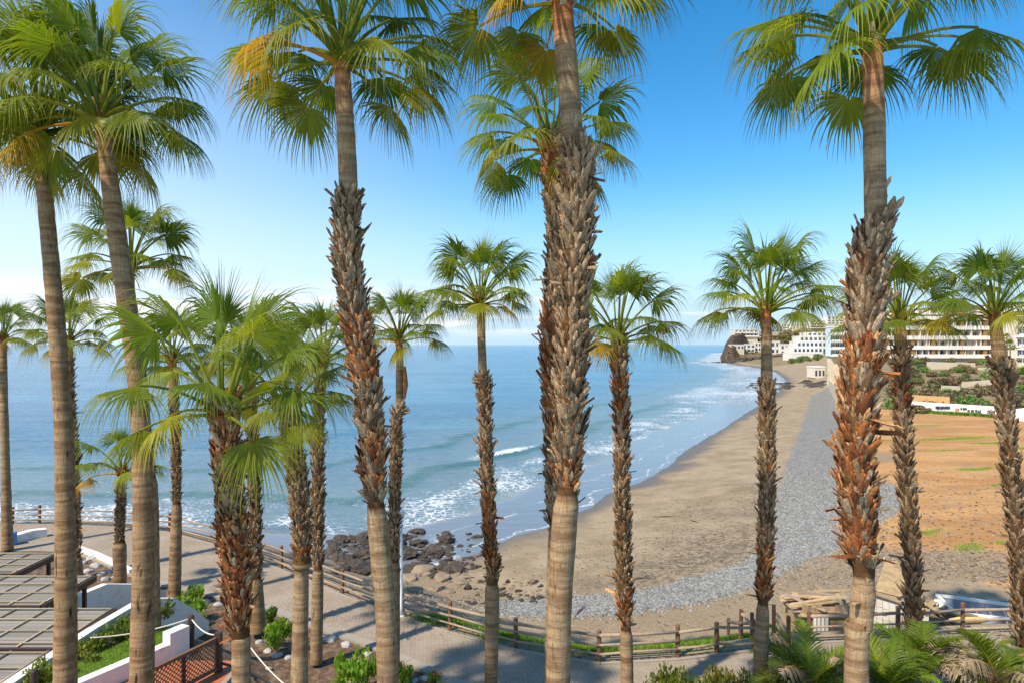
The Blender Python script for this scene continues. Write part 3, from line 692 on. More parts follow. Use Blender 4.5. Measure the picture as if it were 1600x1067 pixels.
    mb = MB(); 
    for j in range(26):
        q = j * 2.4; A = Vector((math.cos(q), math.sin(q), 0)); p0 = cp + A * r0 * .75 + Vector((0, 0, rn.uniform(-.30, .1))); c = rn.choice(RUST); k_ = rn.uniform(1, 1.7); c = (c[0] * k_, c[1] * k_ * 1.2, c[2] * k_ * 1.3)
        p1 = p0 + A * r0 * rn.uniform(.4, .8) + Vector((0, 0, rn.uniform(.12, .32))); sd_ = Vector((-A.y, A.x, 0)) * r0 * rn.uniform(.25, .42)
        mb.add([p0 - sd_, p0 + sd_, p1 + sd_ * .5, p1 - sd_ * .5, p0 - A * .02, p1 - A * .03], [(0, 1, 2, 3), (4, 0, 3, 5), (1, 4, 5, 2)], c)
    mb.build('crown_base', M['stub'], root, kind='stuff')
    # fronds
    cr = crown / F * D * 1.0; cb = cp + Vector((0, 0, .12 * cr * .3))
    for j in range(nf):
        f = (j + .5) / nf; el = 88 - (88 - elmin) * f ** .97 + rn.uniform(-7, 7)
        c = min(CLS, key=lambda q: abs(q - el)); rz = j * 2.39996 + rn.uniform(-.3, .3)
        me = YOUNG[j % 2] if j < 2 else rn.choice(FM[c])
        o = bpy.data.objects.new('frond', me); COL.objects.link(o); o.parent = root
        o.rotation_euler = (R(rn.uniform(-5, 5)), R(-(el - c) * .8), rz); s0 = cr * rn.uniform(.9, 1.1) * (.95 if f < .12 else 1.12 if f < .4 else 1)
        o.scale = (s0, s0, s0); q = cb + Vector((math.cos(rz), math.sin(rz), 0)) * r0 * .5; q.z += -f * .16 * cr + .05; o.location = q
        k = rn.uniform(.82, 1.2); yl = max(0, f - .72) * rn.uniform(0, 2.4)
        o.color = (k * (1 + yl * 1.6) * fr, k * (1 + yl * .35) * fr, k * fr, 1)
        if f > .93 and rn.random() < .28: o.color = (2.6, 1.25, 1.3, 1)
    return root
palm('thin palm at the far left edge of the picture standing by the small blue barrel', 37.9, [(4, 528, 13, 's'), (6, 620, 12, 's'), (9, 740, 14, 's'), (12, 858, 18, 's')], 58, 24)
palm('palm just right of the leftmost tall trunk with its small crown low over the sea', 33.5, [(108, 533, 11, 's'), (109, 612, 14, 'b'), (113, 700, 24, 'b'), (117, 800, 22, 'b'), (119, 870, 18, 's'), (120, 902, 20, 's')], 76, 24)
palm('leftmost tall bare palm whose long curved trunk passes the pergola roofs', 15, [(58, 198, 21, 's'), (68, 290, 24, 's'), (76, 370, 25, 's'), (86, 480, 27, 's'), (93, 570, 27, 's'), (100, 680, 29, 's'), (102, 800, 31, 's'), (103, 930, 34, 's'), (102, 1067, 38, 's')], 186, 36, scar=1, elmin=-4, tint=(.98, .92, .86))
palm('second tall bare palm from the left leaning right under a crown that reaches the top', 14, [(157, 178, 26, 's'), (166, 240, 26, 's'), (179, 340, 30, 's'), (196, 460, 31, 's'), (213, 580, 31, 's'), (222, 700, 32, 's'), (224, 850, 34, 's'), (223, 960, 37, 's'), (222, 1067, 40, 's')], 178, 34, scar=1, elmin=-8, tint=(.98, .9, .84))
palm('palm with a full round crown just behind the second tall bare trunk', 22, [(204, 412, 12, 's'), (206, 520, 13, 's'), (214, 580, 20, 'b'), (222, 660, 26, 'b'), (235, 750, 22, 's'), (238, 900, 24, 's'), (238, 1000, 28, 's')], 108, 26)
palm('young short palm with a sparse crown near the path on the left', 30.9, [(190, 733, 16, 'b'), (189, 780, 20, 'b'), (187, 850, 22, 's'), (188, 936, 20, 's')], 74, 13, elmin=5, tint=(.9, .9, .9))
palm('palm with a narrow waist whose crown hides behind the big low palm', 30, [(268, 560, 15, 's'), (272, 640, 18, 'b'), (275, 700, 22, 'b'), (276, 790, 17, 's'), (272, 946, 22, 's')], 84, 24)
palm('palm with a slim grey trunk directly behind the thick rusty trunk', 26.8, [(388, 565, 15, 's'), (392, 615, 20, 'b'), (396, 720, 26, 'b'), (400, 860, 24, 'b'), (399, 905, 25, 's'), (402, 985, 30, 's')], 88, 24)
palm('slender palm close behind on the right of the stout shaggy one', 24.3, [(505, 560, 14, 's'), (500, 600, 20, 'b'), (497, 700, 25, 'b'), (497, 860, 22, 'b'), (497, 890, 19, 's'), (494, 1035, 22, 's')], 92, 26)
palm('stout shaggy palm with splayed leaf bases and low crown left of centre', 14, [(448, 632, 40, 'b'), (458, 700, 42, 'b'), (470, 800, 44, 'b'), (472, 880, 40, 's'), (471, 900, 24, 's'), (468, 1067, 29, 's')], 118, 20, True, rustall=.3, rust=((860, 900),))
palm('big low palm with thick rusty trunk and large fan leaves spreading over the sea', 10, [(350, 632, 46, 'b'), (352, 680, 58, 'b'), (360, 780, 62, 'b'), (370, 900, 66, 'b'), (374, 985, 48, 'b'), (376, 1000, 30, 's'), (377, 1067, 32, 's')], 196, 19, True, rustall=.45, rust=((650, 720), (820, 1000)), tint=(1.02, .98, .95), elmin=2)
palm('palm behind the left big trunk with a dead sheath hanging on its slim stem', 23, [(624, 528, 12, 's'), (625, 640, 16, 's'), (620, 650, 24, 'b'), (617, 760, 26, 'b'), (616, 850, 24, 'b'), (617, 880, 18, 's'), (616, 1060, 20, 's')], 82, 24)
palm('tall foreground palm left of centre shaggy in the middle and bare above and below', 10, [(533, 82, 26, 's'), (539, 180, 30, 's'), (545, 312, 34, 's'), (541, 322, 56, 'b'), (543, 400, 62, 'b'), (552, 470, 54, 'b'), (566, 560, 62, 'b'), (578, 640, 58, 'b'), (583, 740, 52, 'b'), (588, 795, 36, 's'), (597, 900, 36, 's'), (606, 1067, 38, 's')], 218, 36, True, elmin=-4, rust=((505, 620), (690, 775)))
palm('slim palm with a neat round crown over the sea left of the centre trunk', 21.8, [(750, 470, 13, 's'), (755, 594, 16, 's'), (757, 600, 27, 'b'), (760, 720, 27, 'b'), (766, 850, 30, 'b'), (769, 915, 26, 's'), (767, 1067, 22, 's')], 100, 26, elmin=8, rust=((780, 900),))
palm('palm half hidden behind the massive centre trunk with its crown showing on both sides', 14.5, [(862, 222, 40, 'b'), (868, 300, 46, 'b'), (872, 400, 44, 'b'), (862, 520, 46, 'b'), (866, 640, 46, 'b'), (868, 760, 34, 'b'), (868, 830, 26, 's'), (862, 1067, 26, 's')], 150, 26, True, elmin=-6, rust=((500, 700), (222, 320)))
palm('massive centre palm whose trunk crosses the whole picture', 10, [(877, -12, 36, 's'), (884, 80, 38, 's'), (892, 180, 36, 's'), (897, 244, 38, 's'), (902, 256, 70, 'b'), (901, 400, 70, 'b'), (895, 500, 70, 'b'), (891, 620, 66, 'b'), (888, 720, 58, 'b'), (886, 775, 44, 's'), (880, 850, 43, 's'), (872, 1067, 42, 's')], 200, 34, True, elmin=-2, rust=((730, 775),), rustall=.05, stubk=1.1)
palm('slender shaggy palm right of the centre trunk leaning slightly over the wet sand', 21, [(966, 525, 16, 'b'), (967, 560, 32, 'b'), (971, 650, 30, 'b'), (973, 800, 30, 'b'), (976, 940, 34, 'b'), (978, 985, 22, 's'), (980, 1067, 22, 's')], 116, 22, elmin=6, rust=((600, 680), (930, 990)))
palm('slim palm in front of the distant beach with bare upper trunk', 20.8, [(1197, 480, 17, 's'), (1198, 606, 20, 's'), (1198, 612, 34, 'b'), (1199, 720, 32, 'b'), (1196, 860, 32, 'b'), (1193, 930, 30, 'b'), (1192, 945, 22, 's'), (1188, 1060, 26, 's')], 120, 26, elmin=10, rust=((860, 940),))
palm('largest shaggy palm on the right with rusty peeling leaf bases over the pebbles', 8.5, [(1363, 62, 32, 's'), (1366, 200, 36, 's'), (1368, 358, 37, 's'), (1362, 372, 68, 'b'), (1354, 460, 76, 'b'), (1348, 560, 74, 'b'), (1339, 650, 76, 'b'), (1338, 760, 70, 'b'), (1346, 860, 66, 'b'), (1350, 905, 40, 's'), (1345, 980, 38, 's'), (1338, 1067, 40, 's')], 228, 34, True, elmin=-3, rust=((540, 600), (620, 700), (700, 880)), rustall=.15, stubk=1.25)
palm('palm with a trunk rising from beside the collapsed hut next to the largest palm', 26.2, [(1405, 500, 17, 's'), (1409, 556, 22, 's'), (1409, 568, 32, 'b'), (1412, 700, 30, 'b'), (1424, 850, 34, 'b'), (1427, 965, 32, 'b'), (1426, 1000, 30, 'b')], 108, 24, elmin=14, rust=((585, 640),))
palm('rightmost palm in front of the white apartment block leaning right', 22, [(1554, 490, 18, 's'), (1563, 570, 24, 's'), (1567, 580, 36, 'b'), (1576, 700, 32, 'b'), (1590, 850, 32, 'b'), (1598, 985, 34, 'b'), (1600, 1010, 24, 's'), (1600, 1050, 26, 's')], 104, 24, elmin=14)
# hanging dead sheath on the slim palm
mb = MB(); D = 22.8
mb.tube([(X(632, D), D, Z(572, D)), (X(634, D), D - .05, Z(600, D)), (X(632, D), D, Z(622, D))], [.05, .09, .04], 7, col=(.42, .2, .09)); mb.build('dead_sheath', M['stub'], label='rust brown dead sheath hanging against a slim palm stem', cat='dead leaf')


# ------------------------------------------------------------------ rocks, cobbles, weeds, beach litter
import bmesh
def ico(sub, seed, sq=(1, 1, .6), rough=.35):
    bm = bmesh.new(); bmesh.ops.create_icosphere(bm, subdivisions=sub, radius=1); rn = random.Random(seed); ox = rn.uniform(0, 99)
    v = np.array([q.co[:] for q in bm.verts]); f = [tuple(w_.index for w_ in q.verts) for q in bm.faces]; bm.free()
    d = 1 + rough * fbm(v[:, 0] * 1.3 + ox + v[:, 2] * .7, v[:, 1] * 1.3 + v[:, 2] * 1.1, 3, seed) + (.9 * np.abs(fbm(v[:, 0] * 2.9 + ox - v[:, 2], v[:, 1] * 2.9 + v[:, 2] * 2.1, 3, seed + 3)) if rough > .4 else 0); v = v * d[:, None]
    for _ in range(4):
        n = np.array([rn.gauss(0, 1) for _ in range(3)]); n /= np.linalg.norm(n); k = rn.uniform(.62, .85)
        e = v @ n - k; v = v - np.outer(np.maximum(e, 0) * .85, n)
    return v * np.array(sq), f
def rock_mesh(seed, sub=2, sq=(1, 1, .6), m='rock'):
    v, f = ico(sub, seed, sq, .6 if m == 'rock' else .35); mb = MB(); mb.add(v.tolist(), f); return mb.mesh('rock', M[m])
RK = [rock_mesh(50 + i, 4 if i < 4 else 3, (1, random.Random(i).uniform(.65, 1), random.Random(i).uniform(.4, .7))) for i in range(6)]
RKL = [rock_mesh(80 + i, 3, (1, .8, .5), 'rockl') for i in range(4)]
rn = random.Random(12); nr = 0
big = [(540, 875, 34, 0), (580, 868, 44, 0), (575, 838, 30, 0), (520, 862, 24, 0), (560, 895, 36, 0), (605, 845, 30, 0), (655, 832, 26, 0), (680, 862, 32, 0), (655, 850, 30, 0), (700, 848, 22, 0),
       (637, 870, 30, 0), (712, 890, 30, 0), (662, 893, 40, 1), (690, 905, 34, 1), (640, 905, 30, 1), (720, 912, 26, 1), (650, 925, 30, 1), (746, 840, 15, 0), (700, 925, 22, 1), (676, 922, 24, 1), (745, 886, 14, 0), (735, 872, 12, 0)]
for a, b, s_, k in big:
    x, y, z = G(a, b); r = s_ / 2 / F * y * 1.0
    o = link('boulder', rn.choice(RKL if k else RK), None, 'pale brown boulder lying on the beach just past the promenade fence' if k else ('dark wet boulder left of the tall shaggy palm trunk at the water\'s edge' if a < 600 else 'dark wet boulder right of the tall shaggy palm trunk at the water\'s edge'), 'rock',
             'pale boulders beside the fence' if k else 'dark boulders at the water edge', None, (x, y, z + r * .12)); o.scale = (r, r * rn.uniform(.8, 1.1), r * rn.uniform(.7, 1.1)); o.rotation_euler = (0, 0, rn.uniform(0, 6))
for k in range(400):
    u = rn.random()
    if u < .68: a, b = rn.uniform(512, 740), rn.uniform(826, 900)
    elif u < .8: a, b = rn.uniform(630, 790), rn.uniform(880, 935)
    else: a, b = rn.uniform(730, 860), rn.uniform(900, 945)
    if b < 905 - (a - 500) * .35 and a < 640 and b < 840: continue
    if a > 650 and b < 850 + 0 and rn.random() < .8: continue
    x, y, z = G(a, b); r = rn.uniform(.16, .45) * (1.5 if a < 640 and b < 900 else 1) * (1 if a < 720 else .6); lt = b > 895 and rn.random() < .5
    o = link('rock', rn.choice(RKL if lt else RK), None, 'small pale stone scattered on the sand beside the fence' if lt else ('small dark rock of the reef left of the tall shaggy palm trunk' if a < 590 else 'small dark rock near the lamp post and the waterline' if a < 680 else 'small dark rock on the sand by the slim palm trunk' if a < 770 else 'small dark stone on the sand left of the massive centre trunk'), 'rock',
             'small pale stones' if lt else 'small dark rocks', None, (x, y, z + r * .05)); o.scale = (r, r * rn.uniform(.6, 1.1), r * rn.uniform(.6, 1.1)); o.rotation_euler = (0, 0, rn.uniform(0, 6))
def scatter(name, n, sampler, protos, size, m, kind='stuff', cols=None, label=None, cat=None, seed=1, flat=1):
    rn = np.random.RandomState(seed); pts = sampler(n, rn); n = len(pts); z = terrain(pts[:, 0], pts[:, 1])
    V = []; Fq = []; C = []; o = 0
    for i in range(n):
        v, f = protos[i % len(protos)]; a = rn.uniform(0, 6.28); s_ = rn.uniform(*size); ca, sa = math.cos(a) * s_, math.sin(a) * s_
        q = np.stack([v[:, 0] * ca - v[:, 1] * sa + pts[i, 0], v[:, 0] * sa + v[:, 1] * ca + pts[i, 1], v[:, 2] * s_ * flat + z[i]], 1); V.append(q); Fq.append(np.array(f) + o); o += len(v)
        k = rn.uniform(.6, 1.35); C.append(np.full((len(v), 3), k) if cols is None else np.tile(np.array(cols[rn.randint(len(cols))]) * k, (len(v), 1)))
    V = np.concatenate(V); Fq = np.concatenate(Fq); C = np.concatenate(C); nf = Fq.shape[1]
    me = bpy.data.meshes.new(name); me.vertices.add(len(V)); me.vertices.foreach_set('co', V.astype(np.float32).ravel()); me.loops.add(Fq.size); me.loops.foreach_set('vertex_index', Fq.astype(np.int32).ravel())
    me.polygons.add(len(Fq)); me.polygons.foreach_set('loop_start', np.arange(0, Fq.size, nf, dtype=np.int32)); me.update(calc_edges=True)
    a = me.color_attributes.new('col', 'FLOAT_COLOR', 'POINT'); q = np.ones((len(V), 4), np.float32); q[:, :3] = C; a.data.foreach_set('color', q.ravel()); me.materials.append(m)
    return link(name, me, None, label, cat, None, kind)
def poly_sampler(poly, dens, maxr=90, edge=0):
    def f(n, rn):
        P_ = np.array(poly); out = []
        x0, y0 = P_.min(0); x1, y1 = P_.max(0)
        while len(out) < n:
            q = np.stack([rn.uniform(x0, x1, n * 4), rn.uniform(y0, min(y1, maxr), n * 4)], 1); ok = in_poly(q[:, 0], q[:, 1], poly)
            r = np.hypot(q[:, 0], q[:, 1]); ok &= rn.uniform(0, 1, len(q)) < np.clip((38 / r) ** 1.1, 0, 1) * np.clip((88 - r) / 40, 0, 1)
            out += q[ok].tolist()
        out = np.array(out[:n]); return out + rn.normal(0, .35, out.shape) + rn.normal(0, .6, out.shape) * (rn.uniform(0, 1, (len(out), 1)) < .12)
    return f
pebs = [ico(1, 300 + i, (1, .8, .55), .2) for i in range(4)]
scatter('cobbles', 19000, poly_sampler(peb_poly, 1, 88), pebs, (.07, .17), M['cobble'], label='band of round grey cobbles across the beach', cat='cobbles')
def blobs(cs):
    def f(n, rn):
        out = []
        tot = sum(sx * sy for _, _, sx, sy in cs)
        for x, y, sx, sy in cs:
            k = max(4, int(n * sx * sy / tot)); g_ = rn.normal(0, .5, (k, 2)); out.append(np.stack([x + g_[:, 0] * sx, y + g_[:, 1] * sy], 1))
        q = np.concatenate(out); return q
    return f
litter = [(G(a, b)[0], G(a, b)[1], sx, sy) for a, b, sx, sy in [(1140, 850, 7, 6), (1060, 885, 5, 3.5), (1000, 900, 6, 3), (1120, 870, 7, 4), (1190, 780, 4, 9), (1110, 790, 8, 7), (1050, 840, 6, 5), (850, 905, 5, 2.5), (1230, 900, 3, 3), (960, 870, 5, 4)]]
tw = np.array([(-1, -.12, 0), (1, -.08, .02), (1, .08, .02), (-1, .12, 0), (0, 0, .22)]); twf = [(0, 1, 4), (1, 2, 4), (2, 3, 4), (3, 0, 4)]
scatter('seaweed_litter', 1500, blobs(litter), [(tw * np.array([1, 1.6, 1]), twf), (tw * np.array([.6, 4, 1.5]), twf)], (.04, .17), M['twig'], label='dark bits of dry seaweed and twigs scattered on the sand', cat='seaweed', seed=3)
scatter('beach_gravel', 5200, blobs([(G(a, b)[0], G(a, b)[1], sx, sy) for a, b, sx, sy in [(760, 940, 5, 2), (850, 945, 5, 2), (700, 940, 4, 2), (950, 950, 6, 1.6), (1400, 870, 7, 3), (1520, 890, 9, 3), (640, 935, 4, 2), (1280, 905, 4, 2)]]), pebs[:2], (.03, .11), M['stone'],
        cols=[(.62, .54, .44), (.42, .35, .27), (.3, .25, .19)], label='loose grey gravel between the fence and the beach', cat='gravel', seed=5)
scatter('field_stones', 2600, poly_sampler(dirt_poly, 1, 120), pebs[:2], (.04, .16), M['stone'], cols=[(.55, .36, .2), (.35, .26, .2), (.6, .5, .4), (.22, .15, .1)], label='small loose stones strewn over the orange dirt field', cat='stones', seed=15)
bl = np.array([(-.05, 0, 0), (.05, 0, 0), (.03, .06, .5), (0, .28, 1)]); blf = [(0, 1, 2), (0, 2, 3)]
scatter('weeds', 15000, blobs([(a, b, c * .9, d_ * .9) for a, b, c, d_ in weed_near]), [(bl * np.array([1.4, 1, 1]), blf), (bl * np.array([1.8, 1.5, .7]), blf)], (.08, .24), M['grass'], label='bright green weeds growing on the slope behind the timber fence', cat='weeds', seed=7)
scatter('field_grass', 9000, blobs([(p_[0] + ox, p_[1] + oy, sx * .45, sy * .4) for p_, sx, sy in weed_pts for ox, oy in ((0, 0), (sx * .5, sy * .3), (-sx * .45, -sy * .2))]), [(bl * np.array([2.5, 2.5, 1]), blf)], (.05, .17), M['grass'], label='patches of green grass on the orange dirt field', cat='grass', seed=8)
for (a, b, l, an_) in [(1000, 905, 1.6, .3), (1040, 808, 2.2, .1), (905, 958, 2.4, 1.2), (1085, 815, 1.2, 2.1)]:
    x, y, z = G(a, b); mb = MB(); mb.tube([(-l / 2, 0, .05), (0, .05, .09), (l / 2, -.04, .06)], [.03, .05, .02], 6)
    o = mb.build('driftwood', M['twig'], label='dark stick of driftwood lying on the sand', cat='driftwood', group='driftwood sticks'); o.location = (x, y, z); o.rotation_euler = (0, 0, an_)

# ------------------------------------------------------------------ bushes and low palms
def bush_mesh(seed, n=700, rx=1, rz=.7, leaf=.1, m='leaf', up=.4, clump=9):
    rn = random.Random(seed); mb = MB(); cl = [(rn.uniform(-.7, .7) * rx, rn.uniform(-.7, .7) * rx, rn.uniform(.25, .9) * rz, rn.uniform(.25, .5) * rx) for _ in range(clump)]
    for i in range(n):
        cx, cy, cz, cr = rn.choice(cl); v = Vector((rn.gauss(0, 1), rn.gauss(0, 1), rn.gauss(0, 1))).normalized() * cr * rn.random() ** .4; p = Vector((cx, cy, max(.02, cz + v.z * .8))) + Vector((v.x, v.y, 0))
        d = (Vector((rn.uniform(-1, 1), rn.uniform(-1, 1), rn.uniform(-.3, 1) + up))).normalized(); s_ = leaf * rn.uniform(.6, 1.4); w_ = d.cross(Vector((rn.uniform(-1, 1), rn.uniform(-1, 1), .3))).normalized() * s_ * .32
        k = rn.uniform(.7, 1.3); mb.add([p, p + d * s_ * .5 + w_, p + d * s_, p + d * s_ * .5 - w_], [(0, 1, 2, 3)], (k * rn.uniform(.9, 1.3), k, k * .9))
    return mb.mesh('foliage', M[m])
def stem_mesh(seed, h=.6):
    rn = random.Random(seed); mb = MB()
    for k in range(6): mb.tube([(0, 0, -.05), (rn.uniform(-.25, .25), rn.uniform(-.25, .25), h * .5), (rn.uniform(-.5, .5), rn.uniform(-.5, .5), h)], [.025, .018, .008], 5, (.3, .2, .12))
    return mb.mesh('stem', M['twig'])
BM = [bush_mesh(i, 900, 1, .8, .17) for i in range(3)]; ST = stem_mesh(1)
BF = [bush_mesh(60 + i, 2600, 1, .8, .085, 'leaf', .9, 14) for i in range(2)]
BS = [bush_mesh(20 + i, 420, 1, .6, .22, 'scrub', .2, 12) for i in range(3)]
def bush(a, b, wpx, hpx, label, cat='bush', meshes=None, colr=(1, 1, 1, 1), group=None, D=None, st=True):
    rn = random.Random(int(a * 7 + b))
    if D is None: x, y, z = G(a, b)
    else: x, y = X(a, D), D; z = tz(x, y)
    r = empty('bush', (x, y, z), label, cat, group)
    o = link('foliage', rn.choice(meshes or BM), r); o.scale = (wpx / 2 / F * y, wpx / 2 / F * y * .8, hpx / F * y); o.rotation_euler = (0, 0, rn.uniform(0, 6)); o.color = colr
    if st: o = link('stem', ST, r); o.scale = (wpx / 2 / F * y,) * 2 + (hpx / F * y,)
    return r
bush(288, 975, 80, 42, 'bright green bush at the foot of the narrow waisted palm', colr=(1.1, 1.15, 1, 1))
bush(300, 945, 40, 28, 'small light green bush beside the path behind the rope', colr=(1.1, 1.2, 1, 1))
bush(432, 1012, 62, 44, 'yellow green bush beside the path between the rusty palm and the stout palm', colr=(1.2, 1.25, 1, 1))
bush(420, 975, 26, 26, 'dark leafy plant close to the path edge behind the yellow green bush', colr=(.6, .7, .7, 1))
bush(562, 1055, 78, 66, 'largest yellow green bush, in the soil left of the tall shaggy palm foot', D=22.6, colr=(1.25, 1.25, 1, 1))
bush(530, 1030, 26, 40, 'thin upright green plant beside the largest yellow green bush', D=23.6, colr=(1, 1.1, .9, 1))
bush(630, 1050, 42, 36, 'green bush right of the tall shaggy palm foot beside the path', D=23, colr=(1.1, 1.1, 1, 1))
bush(1060, 1066, 130, 104, 'dark feathery green shrub at the bottom beside the slender shaggy palm', D=20.5, meshes=BF, colr=(.6, .5, .6, 1))
bush(1140, 1062, 110, 96, 'dark olive shrub at the bottom left of the slim palm foot', D=20.8, meshes=BF, colr=(.7, .52, .7, 1))
bush(1215, 1068, 80, 90, 'brownish low shrub between two palm feet at the bottom', D=20.2, colr=(1.3, .8, .8, 1))
bush(1490, 1066, 70, 90, 'low bush at the bottom right between the date palms', D=20.2, colr=(.9, .9, .7, 1))
fl = empty('red_flower', G(683, 1064), 'small red flowers on a low plant beside the path at the bottom', 'flower')
o = link('foliage', BM[1], fl); o.scale = (.35, .35, .3)
for k in range(5):
    mb = MB(); q = k * 1.3; c = (math.cos(q) * .15, math.sin(q) * .15 - .1, .3)
    for j in range(6):
        e = j * 1.05; mb.add([c, (c[0] + .06 * math.cos(e), c[1] + .06 * math.sin(e), c[2] + .05), (c[0] + .06 * math.cos(e + .8), c[1] + .06 * math.sin(e + .8), c[2] + .05)], [(0, 1, 2)])
    mb.build('bloom', M['red'], fl)
def pinnate(seed, L=1.0, up=62, curl=1.6, dry=False):
    rn = random.Random(seed); mb = MB(); e = R(up); p = Vector((0, 0, 0)); path = [p.copy()]; n = 36
    for i in range(n):
        p = p + Vector((math.cos(e), 0, math.sin(e))) * L / n; path.append(p.copy()); e -= curl / n * (.5 + i / n)
    mb.tube(path, [.018 * (1 - i / (n + 6)) for i in range(n + 1)], 4, (1.8, 1.4, .9), cap=False)
    for i in range(4, n):
        for s_ in (-1, 1):
            for sub in (0, .5):
                q = path[i].lerp(path[i + 1], sub) if i < n else path[i]; t = (path[min(i + 1, n)] - path[i - 1]).normalized(); side = Vector((0, s_, 0)); nn = t.cross(side) * s_
                f = i / n; ll = .34 * math.sin(math.pi * min(1, (f * .85 + .15))) ** .6 * L * rn.uniform(.8, 1.1) * (1 if f < .85 else .8)
                d = (side * .8 + t * .75 + nn * (-.1 if dry else .25) * rn.uniform(.5, 1.5) + Vector((0, 0, rn.uniform(-.2, .15) + (rn.uniform(-.7, .4) if dry else 0)))).normalized(); w_ = t * .009 * L; k = rn.uniform(.75, 1.3)
                m1 = q + d * ll * .5; e1 = q + d * ll + Vector((0, 0, -.05 * L)); mb.add([q - w_, q + w_, m1 + w_, e1, m1 - w_], [(0, 1, 2, 4), (4, 2, 3)], (k, k, k))
    return mb.mesh('frond', M['dry' if dry else 'frond'])
PG = [pinnate(i, 1, u, c) for i, (u, c) in enumerate([(78, 1.0), (66, 1.4), (55, 1.6), (42, 1.5)])]; PD = [pinnate(40 + i, 1, u, c, True) for i, (u, c) in enumerate([(66, 1.5), (50, 1.3), (32, 1.1)])]
def lowpalm(a, D, top, ln, label, ng=14, nd=8, seed=0, zb=None):
    x = X(a, D); z = tz(x, D) if zb is None else zb; rn = random.Random(seed); r = empty('date_palm', (x, D, z), label, 'palm plant')
    mb = MB(); h = max(.15, Z(top, D) - z); mb.tube([(0, 0, -.1), (.02, 0, h * .6), (0, 0, h)], [.17, .2, .13], 10, (.55, .4, .28), wob=.12, rnd=rn); mb.build('trunk', M['stub'], r)
    for k in range(ng + nd):
        me = rn.choice(PG) if k < ng else rn.choice(PD); o = link('frond', me, r, label='dry brown frond' if k >= ng else None); s_ = ln * rn.uniform(.85, 1.1); o.scale = (s_,) * 3
        o.location = (0, 0, h - .05); o.rotation_euler = (R(rn.uniform(-8, 8)), 0, k * 2.4 + rn.uniform(-.3, .3)); q = rn.uniform(.9, 1.5); o.color = (q * .85, q * .85, q, 1)
lowpalm(1265, 20.4, 1078, 2.3, 'feathery date palm left of the largest shaggy trunk with green upright fronds', 15, 6, 1)
lowpalm(1385, 20.0, 1085, 1.9, 'date palm close on the right of the largest shaggy trunk', 14, 4, 5)
lowpalm(1445, 21.3, 1055, 2.0, 'date palm with spreading green fronds in front of the right hand fence', 15, 3, 2)
lowpalm(1565, 20.0, 1078, 2.2, 'mostly dry brown date palm in the bottom right corner', 9, 9, 3)
lowpalm(1620, 22.5, 1030, 1.4, 'date palm cut by the right edge behind the dry brown one', 12, 4, 4)
ag = empty('agave', (X(1418, 19.2), 19.2, .1), 'broad pointed pale green agave leaf rising at the bottom', 'agave')
for k, (q, ln, tl) in enumerate([(2.7, 1.6, 35), (3.6, 1.0, 45), (.4, 1.1, 40), (1.6, 1.0, 55), (5.0, .9, 40)]):
    mb = MB(); n = 7; vs = []
    for i in range(n + 1):
        t = i / n; w_ = .13 * math.sin(math.pi * min(.98, t * .75 + .22)) * (1 - t ** 4); e = R(90 - tl + 12 * t); px_, pz_ = ln * t * math.cos(e), ln * t * math.sin(e); vs += [(px_, -w_, pz_ + w_ * .4), (px_, 0, pz_ - .03), (px_, w_, pz_ + w_ * .4)]
    mb.add(vs, [(3 * i + j, 3 * i + 3 + j, 3 * i + 4 + j, 3 * i + 1 + j) for i in range(n) for j in (0, 1)], (1.5, 1.25, 1.6)); o = mb.build('leaf', M['leaf'], ag); o.rotation_euler = (0, 0, q)
# garden stones along the path edge
GS = [rock_mesh(120 + i, 2, (1, .8, .6), 'stone') for i in range(4)]
rn = random.Random(8)
for a, b, s_ in [(418, 1018, 14), (434, 1024, 16), (450, 1028, 12), (405, 1003, 12), (468, 1000, 14), (515, 1000, 22), (540, 1008, 18), (494, 996, 14), (575, 1022, 14), (600, 1040, 12), (665, 1060, 16), (690, 1066, 14), (648, 1064, 12), (340, 945, 12), (322, 940, 12), (360, 952, 14), (380, 955, 12), (545, 1062, 16), (420, 1045, 10),
                 (138, 893, 14), (150, 885, 16), (158, 897, 12), (142, 874, 16), (165, 905, 14), (130, 880, 12), (172, 893, 12), (135, 903, 16), (178, 902, 10)]:
    x, y, z = G(a, b); r = s_ / 2 / F * y * 1.2
    o = link('garden_stone', rn.choice(GS), None, 'light garden stone in a heap behind the pergola beside the path' if a < 200 else 'light garden stone edging the soil bed beside the path', 'stone', 'stones heaped behind the pergola' if a < 200 else 'stones edging the garden bed', None, (x, y, z + r * .1)); o.scale = (r,) * 3; o.rotation_euler = (0, 0, rn.uniform(0, 6))
